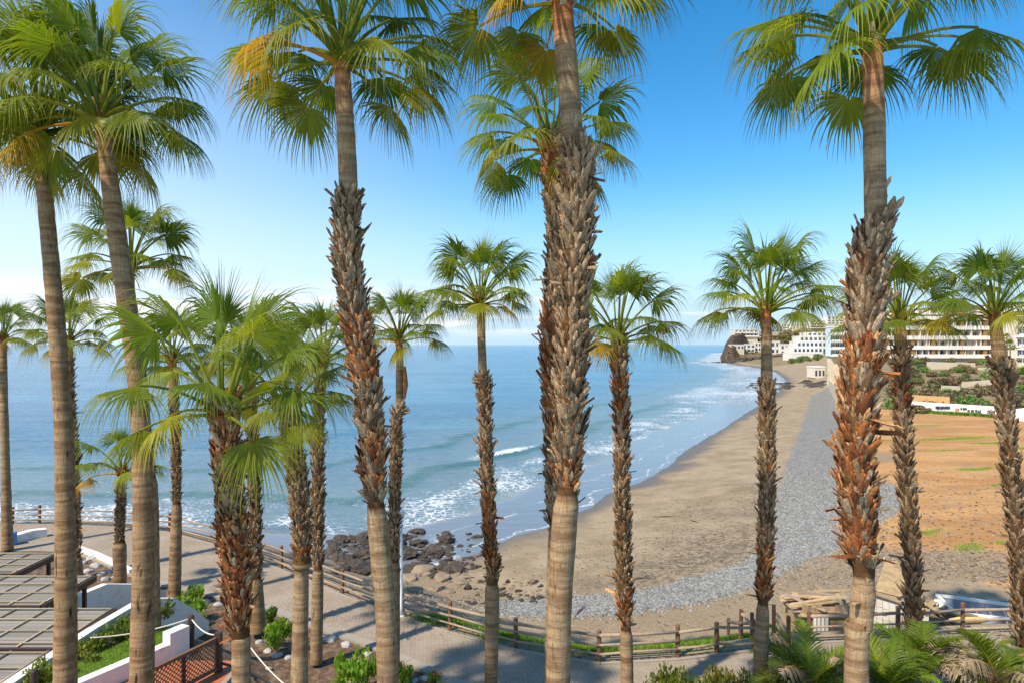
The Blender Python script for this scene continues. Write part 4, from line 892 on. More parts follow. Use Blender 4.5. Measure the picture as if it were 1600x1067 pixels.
# ------------------------------------------------------------------ pergolas, terrace, walls at the lower left
def pergola(x0, x1, y0, y1, z, label):
    r = empty('pergola', (x1, y0, 0), label, 'pergola', None); rn = random.Random(int(y0 * 10))
    mb = MB(); y = y0 + .04
    while y < y1 - .03:
        k = rn.uniform(.75, 1.25); mb.box(x0, x1 - .12, y, y + .062, z + rn.uniform(0, .012), z + .035, (k, k, k)); y += .088
    part(mb, 'slats', M['slat'], r, kind='stuff')
    x = x1 - .15
    while x > x0:
        mb = MB(); mb.tube([(x, y0, z + .07), (x + rn.uniform(-.03, .03), y1, z + .07)], .032, 6); part(mb, 'batten', M['batten'], r, True); x -= 1.08
    for f in (.06, .36, .66, .95):
        mb = MB(); yy = y0 + (y1 - y0) * f; mb.tube([(x0, yy, z + .095), (x1 - .1, yy, z + .095)], .028, 6); part(mb, 'batten', M['batten'], r, True)
    mb = MB(); mb.box(x1 - .11, x1, y0 - .02, y1 + .02, z - .16, z + .05); part(mb, 'fascia', M['darkwood'], r)
    mb = MB(); mb.box(x0, x1 - .115, y0 - .10, y0, z - .12, z + .045); part(mb, 'beam', M['darkwood'], r)
    x = x1 - .35
    while x > x0:
        for yy in (y0 + .2, y1 - .2): mb = MB(); mb.box(x - .06, x + .06, yy - .06, yy + .06, 0, z - .01); part(mb, 'post', M['darkwood'], r)
        x -= 3.5
pergola(-34, -19.4, 26.75, 29.3, 2.5, 'farthest grey slatted pergola roof with pale battens at the left edge')
pergola(-34, -16.15, 23.6, 26.55, 2.46, 'second farthest slatted pergola roof, its dark fascia ending behind the tall palms')
pergola(-34, -13.55, 20.4, 23.4, 2.42, 'slatted pergola roof next to the long white sloping wall')
pergola(-34, -13.55, 16.9, 20.2, 2.38, 'nearest slatted pergola roof in the bottom left corner')
def wall(pts, th, m, label, name='white_wall', cat='wall', zb=None, cap=None):
    r = empty(name, (pts[0][0], pts[0][1], 0), label, cat)
    mb = MB()
    P3 = [Vector(p) for p in pts]; vs = []
    for i, p in enumerate(P3):
        t = (P3[min(i + 1, len(P3) - 1)] - P3[max(i - 1, 0)]); t.z = 0; t.normalize(); n = Vector((-t.y, t.x, 0)) * th / 2; b = (zb if zb is not None else tz(p.x, p.y)) - .2
        vs += [(p.x - n.x, p.y - n.y, b), (p.x + n.x, p.y + n.y, b), (p.x + n.x, p.y + n.y, p.z), (p.x - n.x, p.y - n.y, p.z)]
    fs = [(4 * i + k, 4 * i + 4 + k, 4 * i + 4 + (k + 1) % 4, 4 * i + (k + 1) % 4) for i in range(len(P3) - 1) for k in range(4)] + [(0, 1, 2, 3), tuple(range(4 * len(P3) - 4, 4 * len(P3)))[::-1]]
    mb.add(vs, fs); part(mb, 'wall_face', m, r); return r
wall([(-13.25, 15.5, 2.62), (-13.25, 18.5, 2.62), (-13.2, 21.5, 2.60), (-13.1, 24.2, 2.5), (-12.7, 25.5, 2.05), (-12.4, 26.4, 1.3), (-12.2, 27.2, .5)], .3, M['white'], 'long white wall running down beside the slatted pergola roofs', zb=.3)
wall([(-17.0, 26.4, 1.75), (-16.7, 28, 1.7), (-16.2, 29.4, 1.2), (-15.6, 30.6, .5)], .28, M['white'], 'short white wall sloping down between the pergola and the young palm')
wall([P(112, 858) + (.32,), P(150, 872) + (.32,), P(206, 898) + (.30,)], .26, M['white'], 'low white border wall along the path behind the tall bare palms')
wall([P(18, 850) + (.5,), P(48, 842) + (.55,), P(72, 838) + (.5,)], .5, M['white'], 'low white block wall beside the far left palm')
wall([(-11.85, 18.2, 2.42), (-10.5, 20.75, 2.42)], .30, M['white'], 'thick white planter wall in front of the lawn strip', name='planter_wall', zb=1.5)
wall([(-10.5, 20.75, 2.75), (-10.2, 21.35, 2.75)], .34, M['white'], 'white block at the end of the planter wall beside the rope post', name='white_block', zb=1.5)
mb = MB(); mb.add([(-13.05, 17, 2.3), (-12.2, 17, 2.3), (-10.45, 21.2, 2.3), (-10.9, 22.4, 2.25), (-11.5, 22.4, 2.25), (-12.3, 20.5, 2.3), (-13.05, 18, 2.3)], [tuple(range(7))]); mb.build('lawn_bed', M['grass'], kind='structure')
def lawn_s(n, rn):
    poly = [(-13.0, 17), (-12.1, 17), (-10.5, 21), (-10.9, 22.3), (-11.5, 22.3), (-12.3, 20.5)]; q = np.stack([rn.uniform(-13.1, -10.2, n * 3), rn.uniform(17, 22.4, n * 3)], 1); return q[in_poly(q[:, 0], q[:, 1], poly)][:n]
_t = terrain; terrain = lambda x, y, fine=True: np.full(np.shape(x), 2.28)
scatter('lawn', 7000, lawn_s, [(bl * np.array([1.3, 1, 1]), blf)], (.05, .10), M['grass'], label='narrow strip of mown lawn between white walls', cat='lawn', seed=9)
terrain = _t
hd = empty('hedge', (-12.4, 21, 1.9), 'grey green hedge between the white wall and the lawn strip', 'hedge')
for k in range(7):
    o = link('foliage', BM[k % 3], hd); o.location = (-.55 + .2 * k * .6, -2.6 + k * .78, .1); o.scale = (.5, .6, .75); o.color = (.9, .72, 1.2, 1); o.rotation_euler = (0, 0, k)
mb = MB(); mb.box(-11.7, -8.2, 15.5, 20.7, 1.6, 1.93); mb.build('terrace_floor', M['terra'], kind='structure')
mb = MB(); mb.box(-8.2, -8.05, 15.5, 20.8, 1.2, 1.98); mb.build('terrace_edge', M['concrete'], kind='structure')
g_ = empty('gate', (-8.55, 20.0, 1.93), 'dark brown lattice gate panel on the terracotta terrace', 'gate')
a = Vector((-8.6, 20.0, 0)); b = Vector((-9.55, 17.9, 0)); dr = (b - a).normalized()
for p_, h in ((a, 1.15), (b, 1.2)):
    mb = MB(); mb.box(p_.x - .09, p_.x + .09, p_.y - .09, p_.y + .09, 1.93, 1.93 + h); part(mb, 'post', M['darkwood'], g_)
mb = MB(); mb.box(-9.16, -9.06, 18.88, 18.98, 1.93, 2.9); part(mb, 'post', M['darkwood'], g_)
for z in (2.05, 2.92): mb = MB(); mb.beam((a.x, a.y, z), (b.x, b.y, z), .09, .09); part(mb, 'rail', M['post'], g_)
L = (b - a).length
for k in range(-8, 22):
    for s_ in (1, -1):
        t0 = k * .13; z0, z1 = 2.1, 2.87; h = z1 - z0; ta, tb = (t0, t0 + h) if s_ > 0 else (t0 + h, t0); 
        lo, hi = max(0, min(ta, tb)), min(L - .05, max(ta, tb))
        if hi - lo < .1: continue
        za = z0 + (lo - min(ta, tb)) if s_ > 0 else z1 - (lo - min(ta, tb)); zb_ = za + s_ * (hi - lo); off = .012 * s_
        mb = MB(); mb.beam((a.x + dr.x * lo + off, a.y + dr.y * lo, za), (a.x + dr.x * hi + off, a.y + dr.y * hi, zb_), .02, .025); part(mb, 'lattice_slat', M['post'], g_)
def rope(p0, p1, sag, label):
    mb = MB(); p0 = Vector(p0); p1 = Vector(p1); mb.tube([p0.lerp(p1, i / 12) - Vector((0, 0, sag * 4 * (i / 12) * (1 - i / 12))) for i in range(13)], .022, 6)
    mb.build('rope', M['rope'], smooth=True, label=label, cat='rope')
for x, y, z0, z1, lab in ((-10.15, 21.6, 1.8, 2.95, 'dark round post carrying the rope beside the white block'), (-12.6, 18.0, 2.2, 2.95, 'dark round post at the bottom left beside the hedge')):
    mb = MB(); mb.tube([(x, y, z0), (x, y, z1 - .05), (x, y, z1)], [.10, .095, .07], 12); mb.build('rope_post', M['darkwood'], label=lab, cat='post')
rope((-10.15, 21.6, 2.85), (-8.6, 20.05, 3.0), .18, 'sagging pale rope between the dark post and the lattice gate')
rope((-10.15, 21.6, 2.85), (-12.6, 20.4, 2.75), .12, 'pale rope going left from the dark post behind the bare palms')
rope((X(388, 22), 22, Z(1006, 22)), (X(460, 19), 19, Z(1080, 19)), .12, 'pale rope slanting down past the thick rusty trunk')
mb = MB(); mb.tube([(X(345, 20), 20, Z(1035, 20)), (X(390, 20.5), 20.5, Z(1048, 20.5)), (X(430, 19.8), 19.8, Z(1072, 19.8))], .04, 8); mb.build('pipe', M['pipe'], label='black pipe lying on the soil beside the terrace', cat='pipe')
mb = MB(); x, y = P(19, 852); mb.tube([(x, y, 0), (x, y, .1), (x, y, .75), (x, y, .8)], [.2, .24, .24, .2], 16); mb.build('barrel', M['blue'], smooth=False, label='small blue barrel beside the far left palm', cat='barrel')
# ------------------------------------------------------------------ collapsed hut and basin behind the right fence
hut = empty('collapsed_hut', (X(1290, 30), 30, -1.2), 'collapsed beach hut of boards with broken planks on its roof', 'hut')
zf = -1.45
def hb(x0, x1, y0, y1, z0, z1, name, m, lab=None): mb = MB(); mb.box(x0, x1, y0, y1, z0, z1); part(mb, name, m, hut, label=lab)
xa, xb = X(1252, 29.3), X(1345, 29.3)
for k in range(9):
    w_ = (xb - xa) / 9; hb(xa + w_ * k + .01, xa + w_ * (k + 1) - .01, 29.2, 29.25, zf, Z(945, 29.2) + random.Random(k).uniform(-.12, .05), 'board', M['debris'])
hb(xa, xa + .06, 29.26, 31.3, zf, -.1, 'side_wall', M['debris']); hb(xb - .06, xb, 29.26, 31.3, zf, -.1, 'side_wall', M['debris'])
rn = random.Random(31)
mb = MB(); mb.box(xa - .15, xb + .1, 29.1, 31.4, -.12, -.05); part(mb, 'roof', M['debris'], hut)
for k in range(24):
    x = rn.uniform(xa, xb); y = rn.uniform(29.2, 31.2); q = rn.uniform(-.6, .6) + (1.57 if k % 4 == 0 else 0); l = rn.uniform(.5, 1.3); zz = rn.uniform(.0, .25)
    mb = MB(); mb.beam((x - l * math.cos(q), y - l * math.sin(q) * .6, zz), (x + l * math.cos(q), y + l * math.sin(q) * .6, zz + rn.uniform(-.15, .35)), rn.uniform(.12, .3), .04); part(mb, 'plank', M[rn.choice(['debris', 'newwood', 'wood', 'debris'])], hut)
for k in range(4): hb(X(1273, 29) + k * .17, X(1273, 29) + k * .17 + .11, 29.08, 29.13, zf, Z(965, 29), 'slat', M['white'])
van = empty('fallen_wall', (X(1400, 31), 31.5, -1.3), 'leaning stained white panelled wall of the ruined hut', 'ruin')
p0 = (X(1360, 31.5), 31.5); p1 = (X(1452, 30), 30.0)
for k in range(9):
    for j in range(3):
        a = Vector((p0[0], p0[1], 0)).lerp(Vector((p1[0], p1[1], 0)), k / 9); b = Vector((p0[0], p0[1], 0)).lerp(Vector((p1[0], p1[1], 0)), (k + .94) / 9); h0, h1 = -1.5 + j * .52, -1.5 + j * .52 + .49
        mb = MB(); mb.beam((a.x, a.y, (h0 + h1) / 2 - k * .035), (b.x, b.y, (h0 + h1) / 2 - k * .035), .05, h1 - h0); part(mb, 'panel', M['paneldirt'], van)
mb = MB(); mb.beam((p0[0] - .1, p0[1] - .05, .12), (p1[0], p1[1] - .05, -.2), .16, .07); part(mb, 'cap_board', M['debris'], van)
mb = MB(); zz = .15; mb.add([(X(1360, 32), 31.6, .12), (X(1432, 31), 30.6, -.05), (X(1440, 33.2), 33, .85), (X(1385, 33.5), 33.6, .9)], [(0, 1, 2, 3)]); mb.add([(X(1360, 32), 31.6, .06), (X(1432, 31), 30.6, -.11), (X(1440, 33.2), 33, .79), (X(1385, 33.5), 33.6, .84)], [(3, 2, 1, 0)]); part(mb, 'roof_sheet', M['debris'], van)
for k in range(30):
    x = X(rn.uniform(1432, 1500), 31); y = rn.uniform(30, 32.5); l = rn.uniform(.3, 1.0); q = rn.uniform(0, 3.1); zz = tz(x, y) + rn.uniform(.1, .7)
    mb = MB(); mb.beam((x - l * math.cos(q), y, zz - .1), (x + l * math.cos(q), y + l * math.sin(q), zz + rn.uniform(0, .7)), rn.uniform(.12, .35), .05)
    part(mb, 'broken_board', M[rn.choice(['paneldirt', 'debris', 'white', 'rockl'])], van)
bas = empty('sunken_basin', (X(1520, 31), 31, -1.4), 'blue grey sunken basin with white rim behind the right hand fence', 'basin')
q = [(X(1466, 32.5), 32.6), (X(1578, 32.5), 31.0), (X(1600, 30.2), 29.4), (X(1490, 30.5), 30.4)]
for i in range(4):
    a, b = q[i], q[(i + 1) % 4]; mb = MB(); mb.beam((a[0], a[1], -.45), (b[0], b[1], -.45), .14, .12); part(mb, 'rim', M['white'], bas)
    mb = MB(); mb.beam((a[0], a[1], -1.0), (b[0], b[1], -1.0), .08, .95); part(mb, 'side', M['tarp'], bas)
for i in range(7):
    a = Vector(q[0] + (0,)).lerp(Vector(q[1] + (0,)), i / 6.); b = Vector(q[3] + (0,)).lerp(Vector(q[2] + (0,)), i / 6.); mb = MB(); mb.beam((a.x, a.y, -.58), (b.x, b.y, -.58), .05, .03); part(mb, 'bar', M['wood'], bas)
mb = MB(); mb.add([(a, b, -1.30) for a, b in q], [(0, 3, 2, 1)]); part(mb, 'floor', M['tarp'], bas)
mb = MB(); x0, x1 = X(1490, 28.3), X(1555, 28.3)
mb.tube([(x0, 28.6, -.02), (x0 + .4, 28.5, .02), (x1 - .4, 28.5, .02), (x1, 28.6, -.02)], [.05, .13, .12, .05], 10); mb.build('surfboard', M['yellow'], smooth=True, label='yellowish rounded board lying behind the right hand fence', cat='board')

# ------------------------------------------------------------------ headland and far hillside
HX = [183, 187, 191, 197, 221, 244, 267, 293, 326, 400, 520, 700]; HY = [0, 7, 17, 25.5, 29, 32, 35.5, 41, 46, 53, 58, 62]
gx = np.concatenate([np.linspace(184, 300, 150), np.linspace(303, 900, 90)]); gy = np.concatenate([np.linspace(596, 640, 50), np.linspace(642, 760, 60), np.linspace(770, 1300, 30)])
GX, GY = np.meshgrid(gx, gy); GXr, GYr = GX.ravel(), GY.ravel()
def headz(x, y):
    top = np.interp(x - .309 * (y - 610), HX, HY); yb = 608 + 6 * fbm(x / 18, x * 0, 3, 2) - sstep(x, 225, 300) * 40
    s1 = sstep(y, yb, yb + 16 + 4 * fbm(x / 9, y / 9, 2, 3)) * np.minimum(top, 8); xs = x - .309 * (y - 610); s2 = sstep(y, yb + 4 + 26 * sstep(xs, 196, 216), yb + 26 + 70 * sstep(xs, 196, 232)) * np.maximum(top - 8, 0) * sstep(x, 188, 205)
    back = sstep(y, 1250, 900)
    cut = sstep(x - .309 * y, -4, 4)
    return -9 + 2 * cut + (s1 + s2) * back * cut + sstep(y, yb - 4, yb + 4) * 1.6 + fbm(x / 7, y / 7, 4, 8) * (1.8 * sstep(x, 184, 192) * sstep(y, 598, 608)) * sstep(y, 900, 660)
hz = headz(GXr, GYr)
mb = MB(); na = len(gx); mb.v = np.stack([GXr, GYr, hz], 1).tolist(); mb.f = [(j * na + i, j * na + i + 1, (j + 1) * na + i + 1, (j + 1) * na + i) for j in range(len(gy) - 1) for i in range(na - 1)]
mb.c = [(1, 1, 1)] * len(mb.v)
def f_head(t):
    p = t.n('ShaderNodeNewGeometry').outputs; nz = t.n('ShaderNodeSeparateXYZ', {0: p['Normal']}).outputs[2]
    n = t.noise(p['Position'], .12, 6, .65); n2 = t.noise(t.mapping(p['Position'], (1, 1, 2)), .5, 5, .7)
    cl = t.mix(t.sstep(n2, .4, .65), (.07, .05, .035), (.23, .165, .11)); vg = t.mix(t.sstep(n, .4, .62), (.30, .20, .12), (.14, .15, .055)); vg = t.mix(t.sstep(n2, .52, .7), vg, (.11, .085, .055))
    return pri(t, col=t.mix(t.sstep(nz, .72, .92), cl, vg), rough=.95, nor=t.bump(n2, 1, 3), spec=.1)
M['head'] = mat('headland', f_head); mb.build('headland', M['head'], kind='structure')
def hzz(x, y): return float(headz(np.array([x]), np.array([y]))[0])
def ghead(px, py, lo=560, hi=900):
    for D in np.arange(lo, hi, 2.0):
        if hzz(X(px, D), D) > Z(py, D): return D
    return hi
RKF = RK
for k in range(110):
    rn2 = random.Random(k + 600); x = rn2.uniform(190, 258); y = 606 + rn2.uniform(-13, 5) - max(0, (x - 215) * .8); s_ = rn2.uniform(1.6, 4.2)
    o = link('shore_rock', rn2.choice(RK), None, 'dark rock at the foot of the distant headland cliff', 'rock', 'rocks under the headland cliff', None, (x, y, max(-5.1, tz(x, y)))); o.scale = (s_, s_, s_ * .85); o.rotation_euler = (0, 0, rn2.uniform(0, 6))
for k in range(12):
    s_ = 3.4 - k * .18; o = link('shore_rock', RK[k % 6], None, 'low dark rock of the reef off the headland tip', 'rock', 'reef rocks off the headland tip', None, (188 - k * 1.7, 611 + k * .8, -5.2)); o.scale = (s_, s_, s_ * .42)
# rocky spit across the beach
rn = random.Random(77)
for k in range(60):
    a = rn.uniform(1165, 1290); b = 603 + rn.uniform(-4, 5) - (a > 1240) * 3; x, y, z = G(a, b); s_ = rn.uniform(.6, 1.9) * (.6 if a < 1210 else 1)
    o = link('shore_rock', rn.choice(RK), None, 'dark rock of the low rocky spit crossing the far beach', 'rock', 'rocks of the spit on the far beach', None, (x, y, z)); o.scale = (s_, s_, s_ * .6); o.rotation_euler = (0, 0, rn.uniform(0, 6))

def facade(r, x0, x1, yf, z0, z1, storeys, bays, wm, depth, balc=True, win=(.55, .55), shutters=None, wallname='wall', parapet=True, pm='slab'):
    """front at yf facing -y, real depth behind; windows as recessed panes with frames"""
    mb = MB(); mb.box(x0, x1, yf + .3, yf + depth, z0, z1); part(mb, wallname, wm, r)
    if parapet: mb = MB(); mb.box(x0 - .15, x1 + .15, yf + .15, yf + depth + .15, z1, z1 + .5); part(mb, 'roof', M[pm], r)
    sh = (z1 - z0) / storeys; bw = (x1 - x0) / bays
    for j in range(storeys):
        for i in range(bays):
            ww, wh = bw * win[0], sh * win[1]; cx = x0 + bw * (i + .5); zb = z0 + sh * j + sh * .18
            mb = MB(); mb.box(cx - ww / 2, cx + ww / 2, yf + .24, yf + .298, zb, zb + wh); o = part(mb, 'window', M['glass'], r)
            if ww * F / yf > 5:
                mb = MB(); mb.box(cx - .04, cx + .04, yf + .2, yf + .238, zb, zb + wh); rel(mb, r); mb.build('frame', M['bwhite'], o)
        if balc:
            mb = MB(); zb = z0 + sh * j; mb.box(x0 - .1, x1 + .1, yf - 1.1, yf + .22, zb - .12, zb + .06); mb.box(x0 - .1, x1 + .1, yf - 1.1, yf - .98, zb + .06, zb + (sh * .30)); part(mb, 'balcony', M[pm], r)
def bld(px0, px1, pyb, pyt, D, label, storeys, bays, wm='bwhite', name='house', cat='house', balc=False, depth=None, zb=None, **k):
    x0, x1 = X(px0, D), X(px1, D); z0 = Z(pyb, D); z1 = Z(pyt, D); r = empty(name, ((x0 + x1) / 2, D, z0), label, cat, k.pop('group', None))
    dp = depth or max(6, (x1 - x0) * .5)
    if zb is not None and zb < z0: mb = MB(); mb.box(x0 + .5, x1, D + .35, D + dp - .05, zb, z0 - .01); part(mb, 'basement', M['cream'], r)
    facade(r, x0, x1, D, z0, z1, storeys, bays, M[wm], dp, balc, **k); return r
def hb2(a0, a1, b0, b1, lab, st, by, wm='bwhite', hi=0, **k):
    D = ghead((a0 + a1) / 2, b0, 560, 890); bld(a0, a1, b0, b1, D - 2, lab, st, by, wm, zb=Z(b0, D) - 10, **k)
hb2(1148, 1184, 526, 515, 'long beige apartment row on the top of the headland, seaward end', 2, 6, 'bcream', name='apartment_row', cat='building', balc=True)
hb2(1186, 1212, 527, 518, 'lower cream apartment row continuing on the headland top behind the slim palm', 2, 5, 'bwhite', name='apartment_row', cat='building', balc=True)
hb2(1141, 1163, 546, 539, 'small beige stone house nearest the headland tip', 1, 4, 'bcream')
hb2(1160, 1180, 550, 538, 'white villa with a stair gable above the cliff', 2, 3)
hb2(1180, 1194, 549, 535, 'white villa with large dark windows left of the slim palm', 2, 3)
hb2(1204, 1219, 553, 533, 'tall white villa just right of the slim palm trunk', 2, 2)
hb2(1220, 1238, 555, 538, 'pale house with a long terrace right of the slim palm', 2, 3)
hb2(1205, 1236, 519, 514, 'long pale blue building on the ridge', 1, 5, 'bblue', name='ridge_building', cat='building')
hb2(1216, 1234, 511, 506, 'small white house on the ridge beyond the pale blue building', 1, 4)
hb2(1238, 1264, 513, 507, 'white ridge apartments above the brown slope', 2, 5, name='ridge_building', cat='building')
hb2(1266, 1292, 513, 501, 'tallest cream apartment block on the ridge top', 3, 5, 'bcream', name='ridge_building', cat='building', balc=True)
hb2(1293, 1330, 507, 495, 'ridge block partly behind the fan leaves near the largest palm', 3, 6, 'bwhite', name='ridge_building', cat='building')
ter = empty('terraced_apartments', (X(1265, 540), 540, 0), 'white terraced apartment complex stepping down the slope above the far beach', 'building')
for (a0, a1, b0, b1, D, by, st_) in [(1236, 1292, 562, 552, 520, 9, 1), (1240, 1292, 552, 543, 530, 8, 1), (1246, 1292, 543, 534, 540, 7, 1), (1250, 1292, 534, 526, 550, 6, 1), (1262, 1292, 526, 520, 560, 4, 1)]:
    x0, x1 = X(a0, D), X(a1, D); facade(ter, x0, x1, D, Z(b0, D) - (9 if b0 == 562 else 0), Z(b1, D), st_, by, M['bwhite'], 16, False, win=(.62, .62 if b0 != 562 else .2)); mb = MB(); mb.box(x0, x1, D - 1.3, D - 1.15, Z(b0, D), Z(b0, D) + 1.1); part(mb, 'balcony', M['bblue'], ter)
x, y = X(1280, 320), 320; bld(1273, 1290, 590, 574, 300, 'small cream building at the top of the far beach', 1, 3, 'bcream', zb=-4, depth=8)
tw_ = bld(1298, 1400, 556, 512, 237, 'tall pale blue and white apartment building beside the beach behind the largest palm', 4, 14, 'bblue', name='apartment_tower', cat='building', balc=True, depth=4, zb=-4, win=(.8, .55))
wall([(X(1301, 234), 234, Z(575, 236)), (X(1312, 234), 234, Z(566, 236))], .6, M['cream'], 'cream buttress wall under the pale blue apartment building', name='buttress', zb=-4)
wall([(X(1296, 232), 232, Z(603, 232) + 2.4), (X(1306, 175), 175, .9), (X(1322, 140), 140, .7)], .5, M['cream'], 'cream sea wall along the top of the far pebble beach', name='sea_wall', zb=-3)
# hotel with long balconies
HD = 213.0; ht = empty('hotel', (X(1500, HD), HD, 5), 'long white apartment hotel with horizontal balconies and brown panels', 'hotel')
x0, x1 = X(1386, HD), X(1588, HD); lev = [567, 558, 544.5, 529.6, 514.2, 499]; cuts = [1386, 1424, 1456, 1501, 1537, 1586]
mb = MB(); mb.box(x0, x1, HD + 2, HD + 15, 3, Z(492, HD)); part(mb, 'wall', M['bwhite'], ht)
mb = MB(); mb.box(x0 - .4, x1 + .4, HD - .2, HD + 15.4, Z(492, HD), Z(489.5, HD)); part(mb, 'roof', M['slab'], ht)
rn = random.Random(5)
for j in range(1, 6):
    zt = Z(lev[j], HD) ; mb = MB(); mb.box(x0, x1, HD - .1, HD + 1.95, zt - .25, zt); part(mb, 'balcony_slab', M['slab'], ht)
    mb = MB(); mb.box(x0, x1, HD - .25, HD - .12, zt - .25, zt + .95); part(mb, 'parapet', M['slab'], ht)
    ztop = zt + 2.75
    for i in range(5):
        ca, cb = X(cuts[i], HD), X(cuts[i + 1], HD); mb = MB(); pw = 1.1; mb.box(ca, ca + pw, HD + .05, HD + 1.9, zt, ztop); part(mb, 'brown_panel', M['brown'], ht)
        nb = max(2, round((cb - ca) / 3.2))
        for k in range(nb):
            cx = ca + pw + (cb - ca - pw) * (k + .5) / nb; ww = rn.choice([.7, 1.0, 1.2]); mb = MB(); mb.box(cx - ww, cx + ww * .8, HD + 1.93, HD + 1.99, zt + .02, zt + 2.2); o = part(mb, 'window', M['glass'], ht)
            mb = MB(); mb.box(cx - .06, cx + .06, HD + 1.88, HD + 1.925, zt + .02, zt + 2.2); rel(mb, ht); mb.build('frame', M['bwhite'], o)
        for k in range(3):
            cx = rn.uniform(ca + 1.5, cb - .5); mb = MB(); mb.box(cx - .05, cx + .05, HD + .0, HD + 1.9, zt, ztop); part(mb, 'partition', M['slab'], ht)
h2 = empty('hotel_wing', (X(1600, 205), 205, 5), 'right wing of the white hotel cut by the right picture edge', 'hotel')
facade(h2, X(1589, 205), X(1680, 205), 205, 4.5, Z(478, 205), 6, 10, M['bwhite'], 14, True)
for k, (a, b) in enumerate([(1598, 527), (1604, 546)]):
    D = 196; mb = MB(); x = X(a, D); z = Z(b, D); n = 8; vs = [(x, D, z + 1.0)] + [(x + 2.6 * math.cos(q * math.pi / 4), D + 2.6 * math.sin(q * math.pi / 4), z) for q in range(8)]
    mb.add(vs, [(0, 1 + q, 1 + (q + 1) % 8) for q in range(8)]); u = empty('parasol', (x, D, z - 2.6), ['upper white parasol on the hotel terrace at the right edge', 'lower white parasol on the hotel terrace at the right edge'][k], 'parasol'); part(mb, 'canopy', M['white'], u)
    mb = MB(); mb.tube([(x, D, tz(x, D)), (x, D, z + .95)], .06, 6); part(mb, 'pole', M['metalwhite'], u)
# cream retaining walls and hillside bits
def flatwall(a0, a1, b0t, b1t, b0b, b1b, D0, D1, m, label, name='retaining_wall', th=.6):
    r = empty(name, (X(a0, D0), D0, Z(b0b, D0)), label, 'wall'); mb = MB(); xa, xb = X(a0, D0), X(a1, D1)
    vs = [(xa, D0, Z(b0b, D0) - .8), (xb, D1, Z(b1b, D1) - .8), (xb, D1, Z(b1t, D1)), (xa, D0, Z(b0t, D0))]; vs += [(p[0], p[1] + th, p[2]) for p in vs]
    mb.add(vs, [(0, 1, 2, 3), (7, 6, 5, 4), (3, 2, 6, 7), (1, 0, 4, 5), (0, 3, 7, 4), (2, 1, 5, 6)]); part(mb, 'wall_face', m, r); return r
flatwall(1450, 1524, 565, 567, 587, 587, 186, 186, M['cream'], 'large plain cream wall below the hotel')
flatwall(1530, 1552, 574, 575, 580, 580, 184, 184, M['cream'], 'short cream wall right of the large plain cream wall')
flatwall(1591, 1680, 566, 566, 592, 596, 180, 175, M['cream'], 'cream wall at the right edge below the hotel wing')
flatwall(1473, 1500, 602, 603, 604.5, 605, 150, 150, M['cream'], 'low cream ledge among the brown scrub')
flatwall(1505, 1552, 597, 593, 599.5, 595.5, 158, 158, M['cream'], 'long low pinkish ledge above the scrub')
flatwall(1425, 1484, 617, 620, 626, 628, 137, 134, simple('ochre_render', (.60, .36, .14), .85, .1, .5, .1), 'ochre wall just behind the graffiti wall', 'ochre_wall')
ww = flatwall(1402, 1562, 625.5, 635, 641, 651, wallp[0][1], wallp[2][1], M['white'], 'long low white wall with graffiti along the far side of the field', 'graffiti_wall', .35)
yw0, yw1 = wallp[0][1], wallp[2][1]
def onwall(a, b):
    t = (a - 1402) / 160; D = yw0 + (yw1 - yw0) * t; 
    for _ in range(3): D = yw0 + (yw1 - yw0) * ((X(a, D) - X(1402, yw0)) / (X(1562, yw1) - X(1402, yw0)))
    return (X(a, D), D - .03, Z(b, D))
rn = random.Random(3)
def letters(a0, a1, b, hpx, m, n, txtseed):
    r = random.Random(txtseed); mb = MB()
    for i in range(n):
        a = a0 + (a1 - a0) * i / n; w_ = (a1 - a0) / n * .62
        segs = r.sample([((0, 0), (0, 1)), ((0, 1), (1, 1)), ((1, 1), (1, 0)), ((0, 0), (1, 0)), ((0, .5), (1, .5)), ((0, 0), (1, 1))], 4)
        for (u0, v0), (u1, v1) in segs: mb.beam(onwall(a + u0 * w_, b - v0 * hpx), onwall(a + u1 * w_, b - v1 * hpx), .02, .14)
    part(mb, 'graffiti', m, ww)
letters(1462, 1485, 638.5, 4.0, M['ink'], 7, 4); letters(1492, 1500, 641, 3.5, M['inkr'], 2, 9); letters(1501, 1511, 639.5, 2.5, M['ink'], 3, 2); letters(1512, 1534, 645, 5, M['ink'], 4, 6); letters(1543, 1556, 645, 3.5, M['ink'], 3, 8)
flatwall(1584, 1700, 645, 628, 655, 668, 118, 108, M['white'], 'big white wall surface at the right edge beyond the field', 'white_boundary_wall', 3)
rn = random.Random(9)
def wl(n, r_):
    t_ = r_.uniform(0, 1, n); g_ = r_.normal(0, .5, n); a_, b_ = wallp[0], wallp[2]; return np.stack([a_[0] + (b_[0] - a_[0]) * t_, a_[1] + (b_[1] - a_[1]) * t_ - 1.1 - np.abs(g_) * 1.3], 1)
scatter('wall_weeds', 3500, wl, [(bl * np.array([3, 3, 1.2]), blf)], (.2, .6), M['grass'], label='line of green weeds along the foot of the graffiti wall', cat='weeds', seed=18)
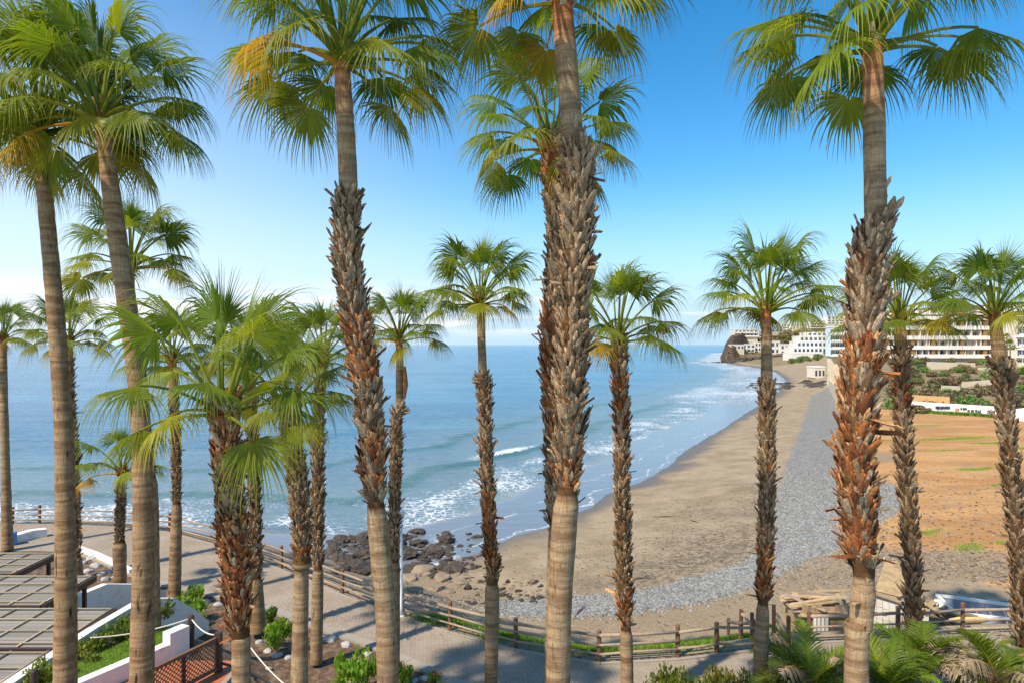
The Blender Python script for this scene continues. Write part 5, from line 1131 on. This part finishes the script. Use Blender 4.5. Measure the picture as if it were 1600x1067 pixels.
for k in range(170):
    a = rn.uniform(1395, 1640); D = rn.uniform(134, 205) if k > 30 else rn.uniform(130, 137); x = X(a, D); z = tz(x, D)
    if (D > 180 and rn.random() < .4): continue
    s_ = rn.uniform(1.0, 2.6); g_ = rn.random() < .25
    r = empty('bush', (x, D, z), 'green bush on the slope between the field wall and the hotel' if g_ else 'grey brown scrub bush on the slope below the hotel', 'bush', 'green bushes below the hotel' if g_ else 'scrub below the hotel')
    o = link('foliage', rn.choice(BS), r); o.scale = (s_, s_, s_ * 1.0); o.color = (.8, 1.5, .6, 1) if g_ else (rn.uniform(.85, 1.2), rn.uniform(.85, 1.1), .9, 1); o.rotation_euler = (0, 0, rn.uniform(0, 6))
for k in range(110):
    a = rn.uniform(1165, 1300); b = rn.uniform(520, 553) ; D = ghead(a, b, 596, 860); x = X(a, D); z = hzz(x, D)
    if z < 0: continue
    s_ = rn.uniform(1.5, 4); r = empty('bush', (x, D, z), 'dark shrub on the slope of the distant headland', 'bush', 'shrubs on the headland slope'); o = link('foliage', rn.choice(BS), r); o.scale = (s_, s_, s_ * .8); o.color = (.8, .9, .6, 1)
for k in range(26):
    a = rn.uniform(1228, 1296); D = rn.uniform(470, 515); x = X(a, D); z = tz(x, D); s_ = rn.uniform(1.2, 2.6)
    r = empty('bush', (x, D, z), 'green garden tree below the terraced apartments', 'tree', 'garden trees below the terraced apartments'); o = link('foliage', rn.choice(BS), r); o.scale = (s_, s_, s_ * 1.6); o.color = (.8, 1.2, .6, 1)
# distant small palms by the hotel
for a, b0, b1, D in ((1573, 530, 562, 200), (1578, 540, 562, 198)):
    x = X(a, D); z0 = tz(x, D); z1 = Z(b0, D); r = empty('palm_tree', (x, D, z0), 'taller distant palm in front of the hotel behind the rightmost trunk' if b0 == 530 else 'shorter distant palm in front of the hotel behind the rightmost trunk', 'palm tree')
    mb = MB(); mb.tube([(0, 0, 0), (.1, 0, (z1 - z0) * .5), (0, 0, z1 - z0)], [.25, .18, .15], 8, (.6, .5, .4)); mb.build('trunk', M['stub'], r)
    for k in range(22):
        c = CLS[min(6, k * 7 // 22)]; o = link('frond', FM[c][k % 3], r); o.location = (0, 0, z1 - z0); o.scale = (1.9,) * 3; o.rotation_euler = (0, 0, k * 2.4)
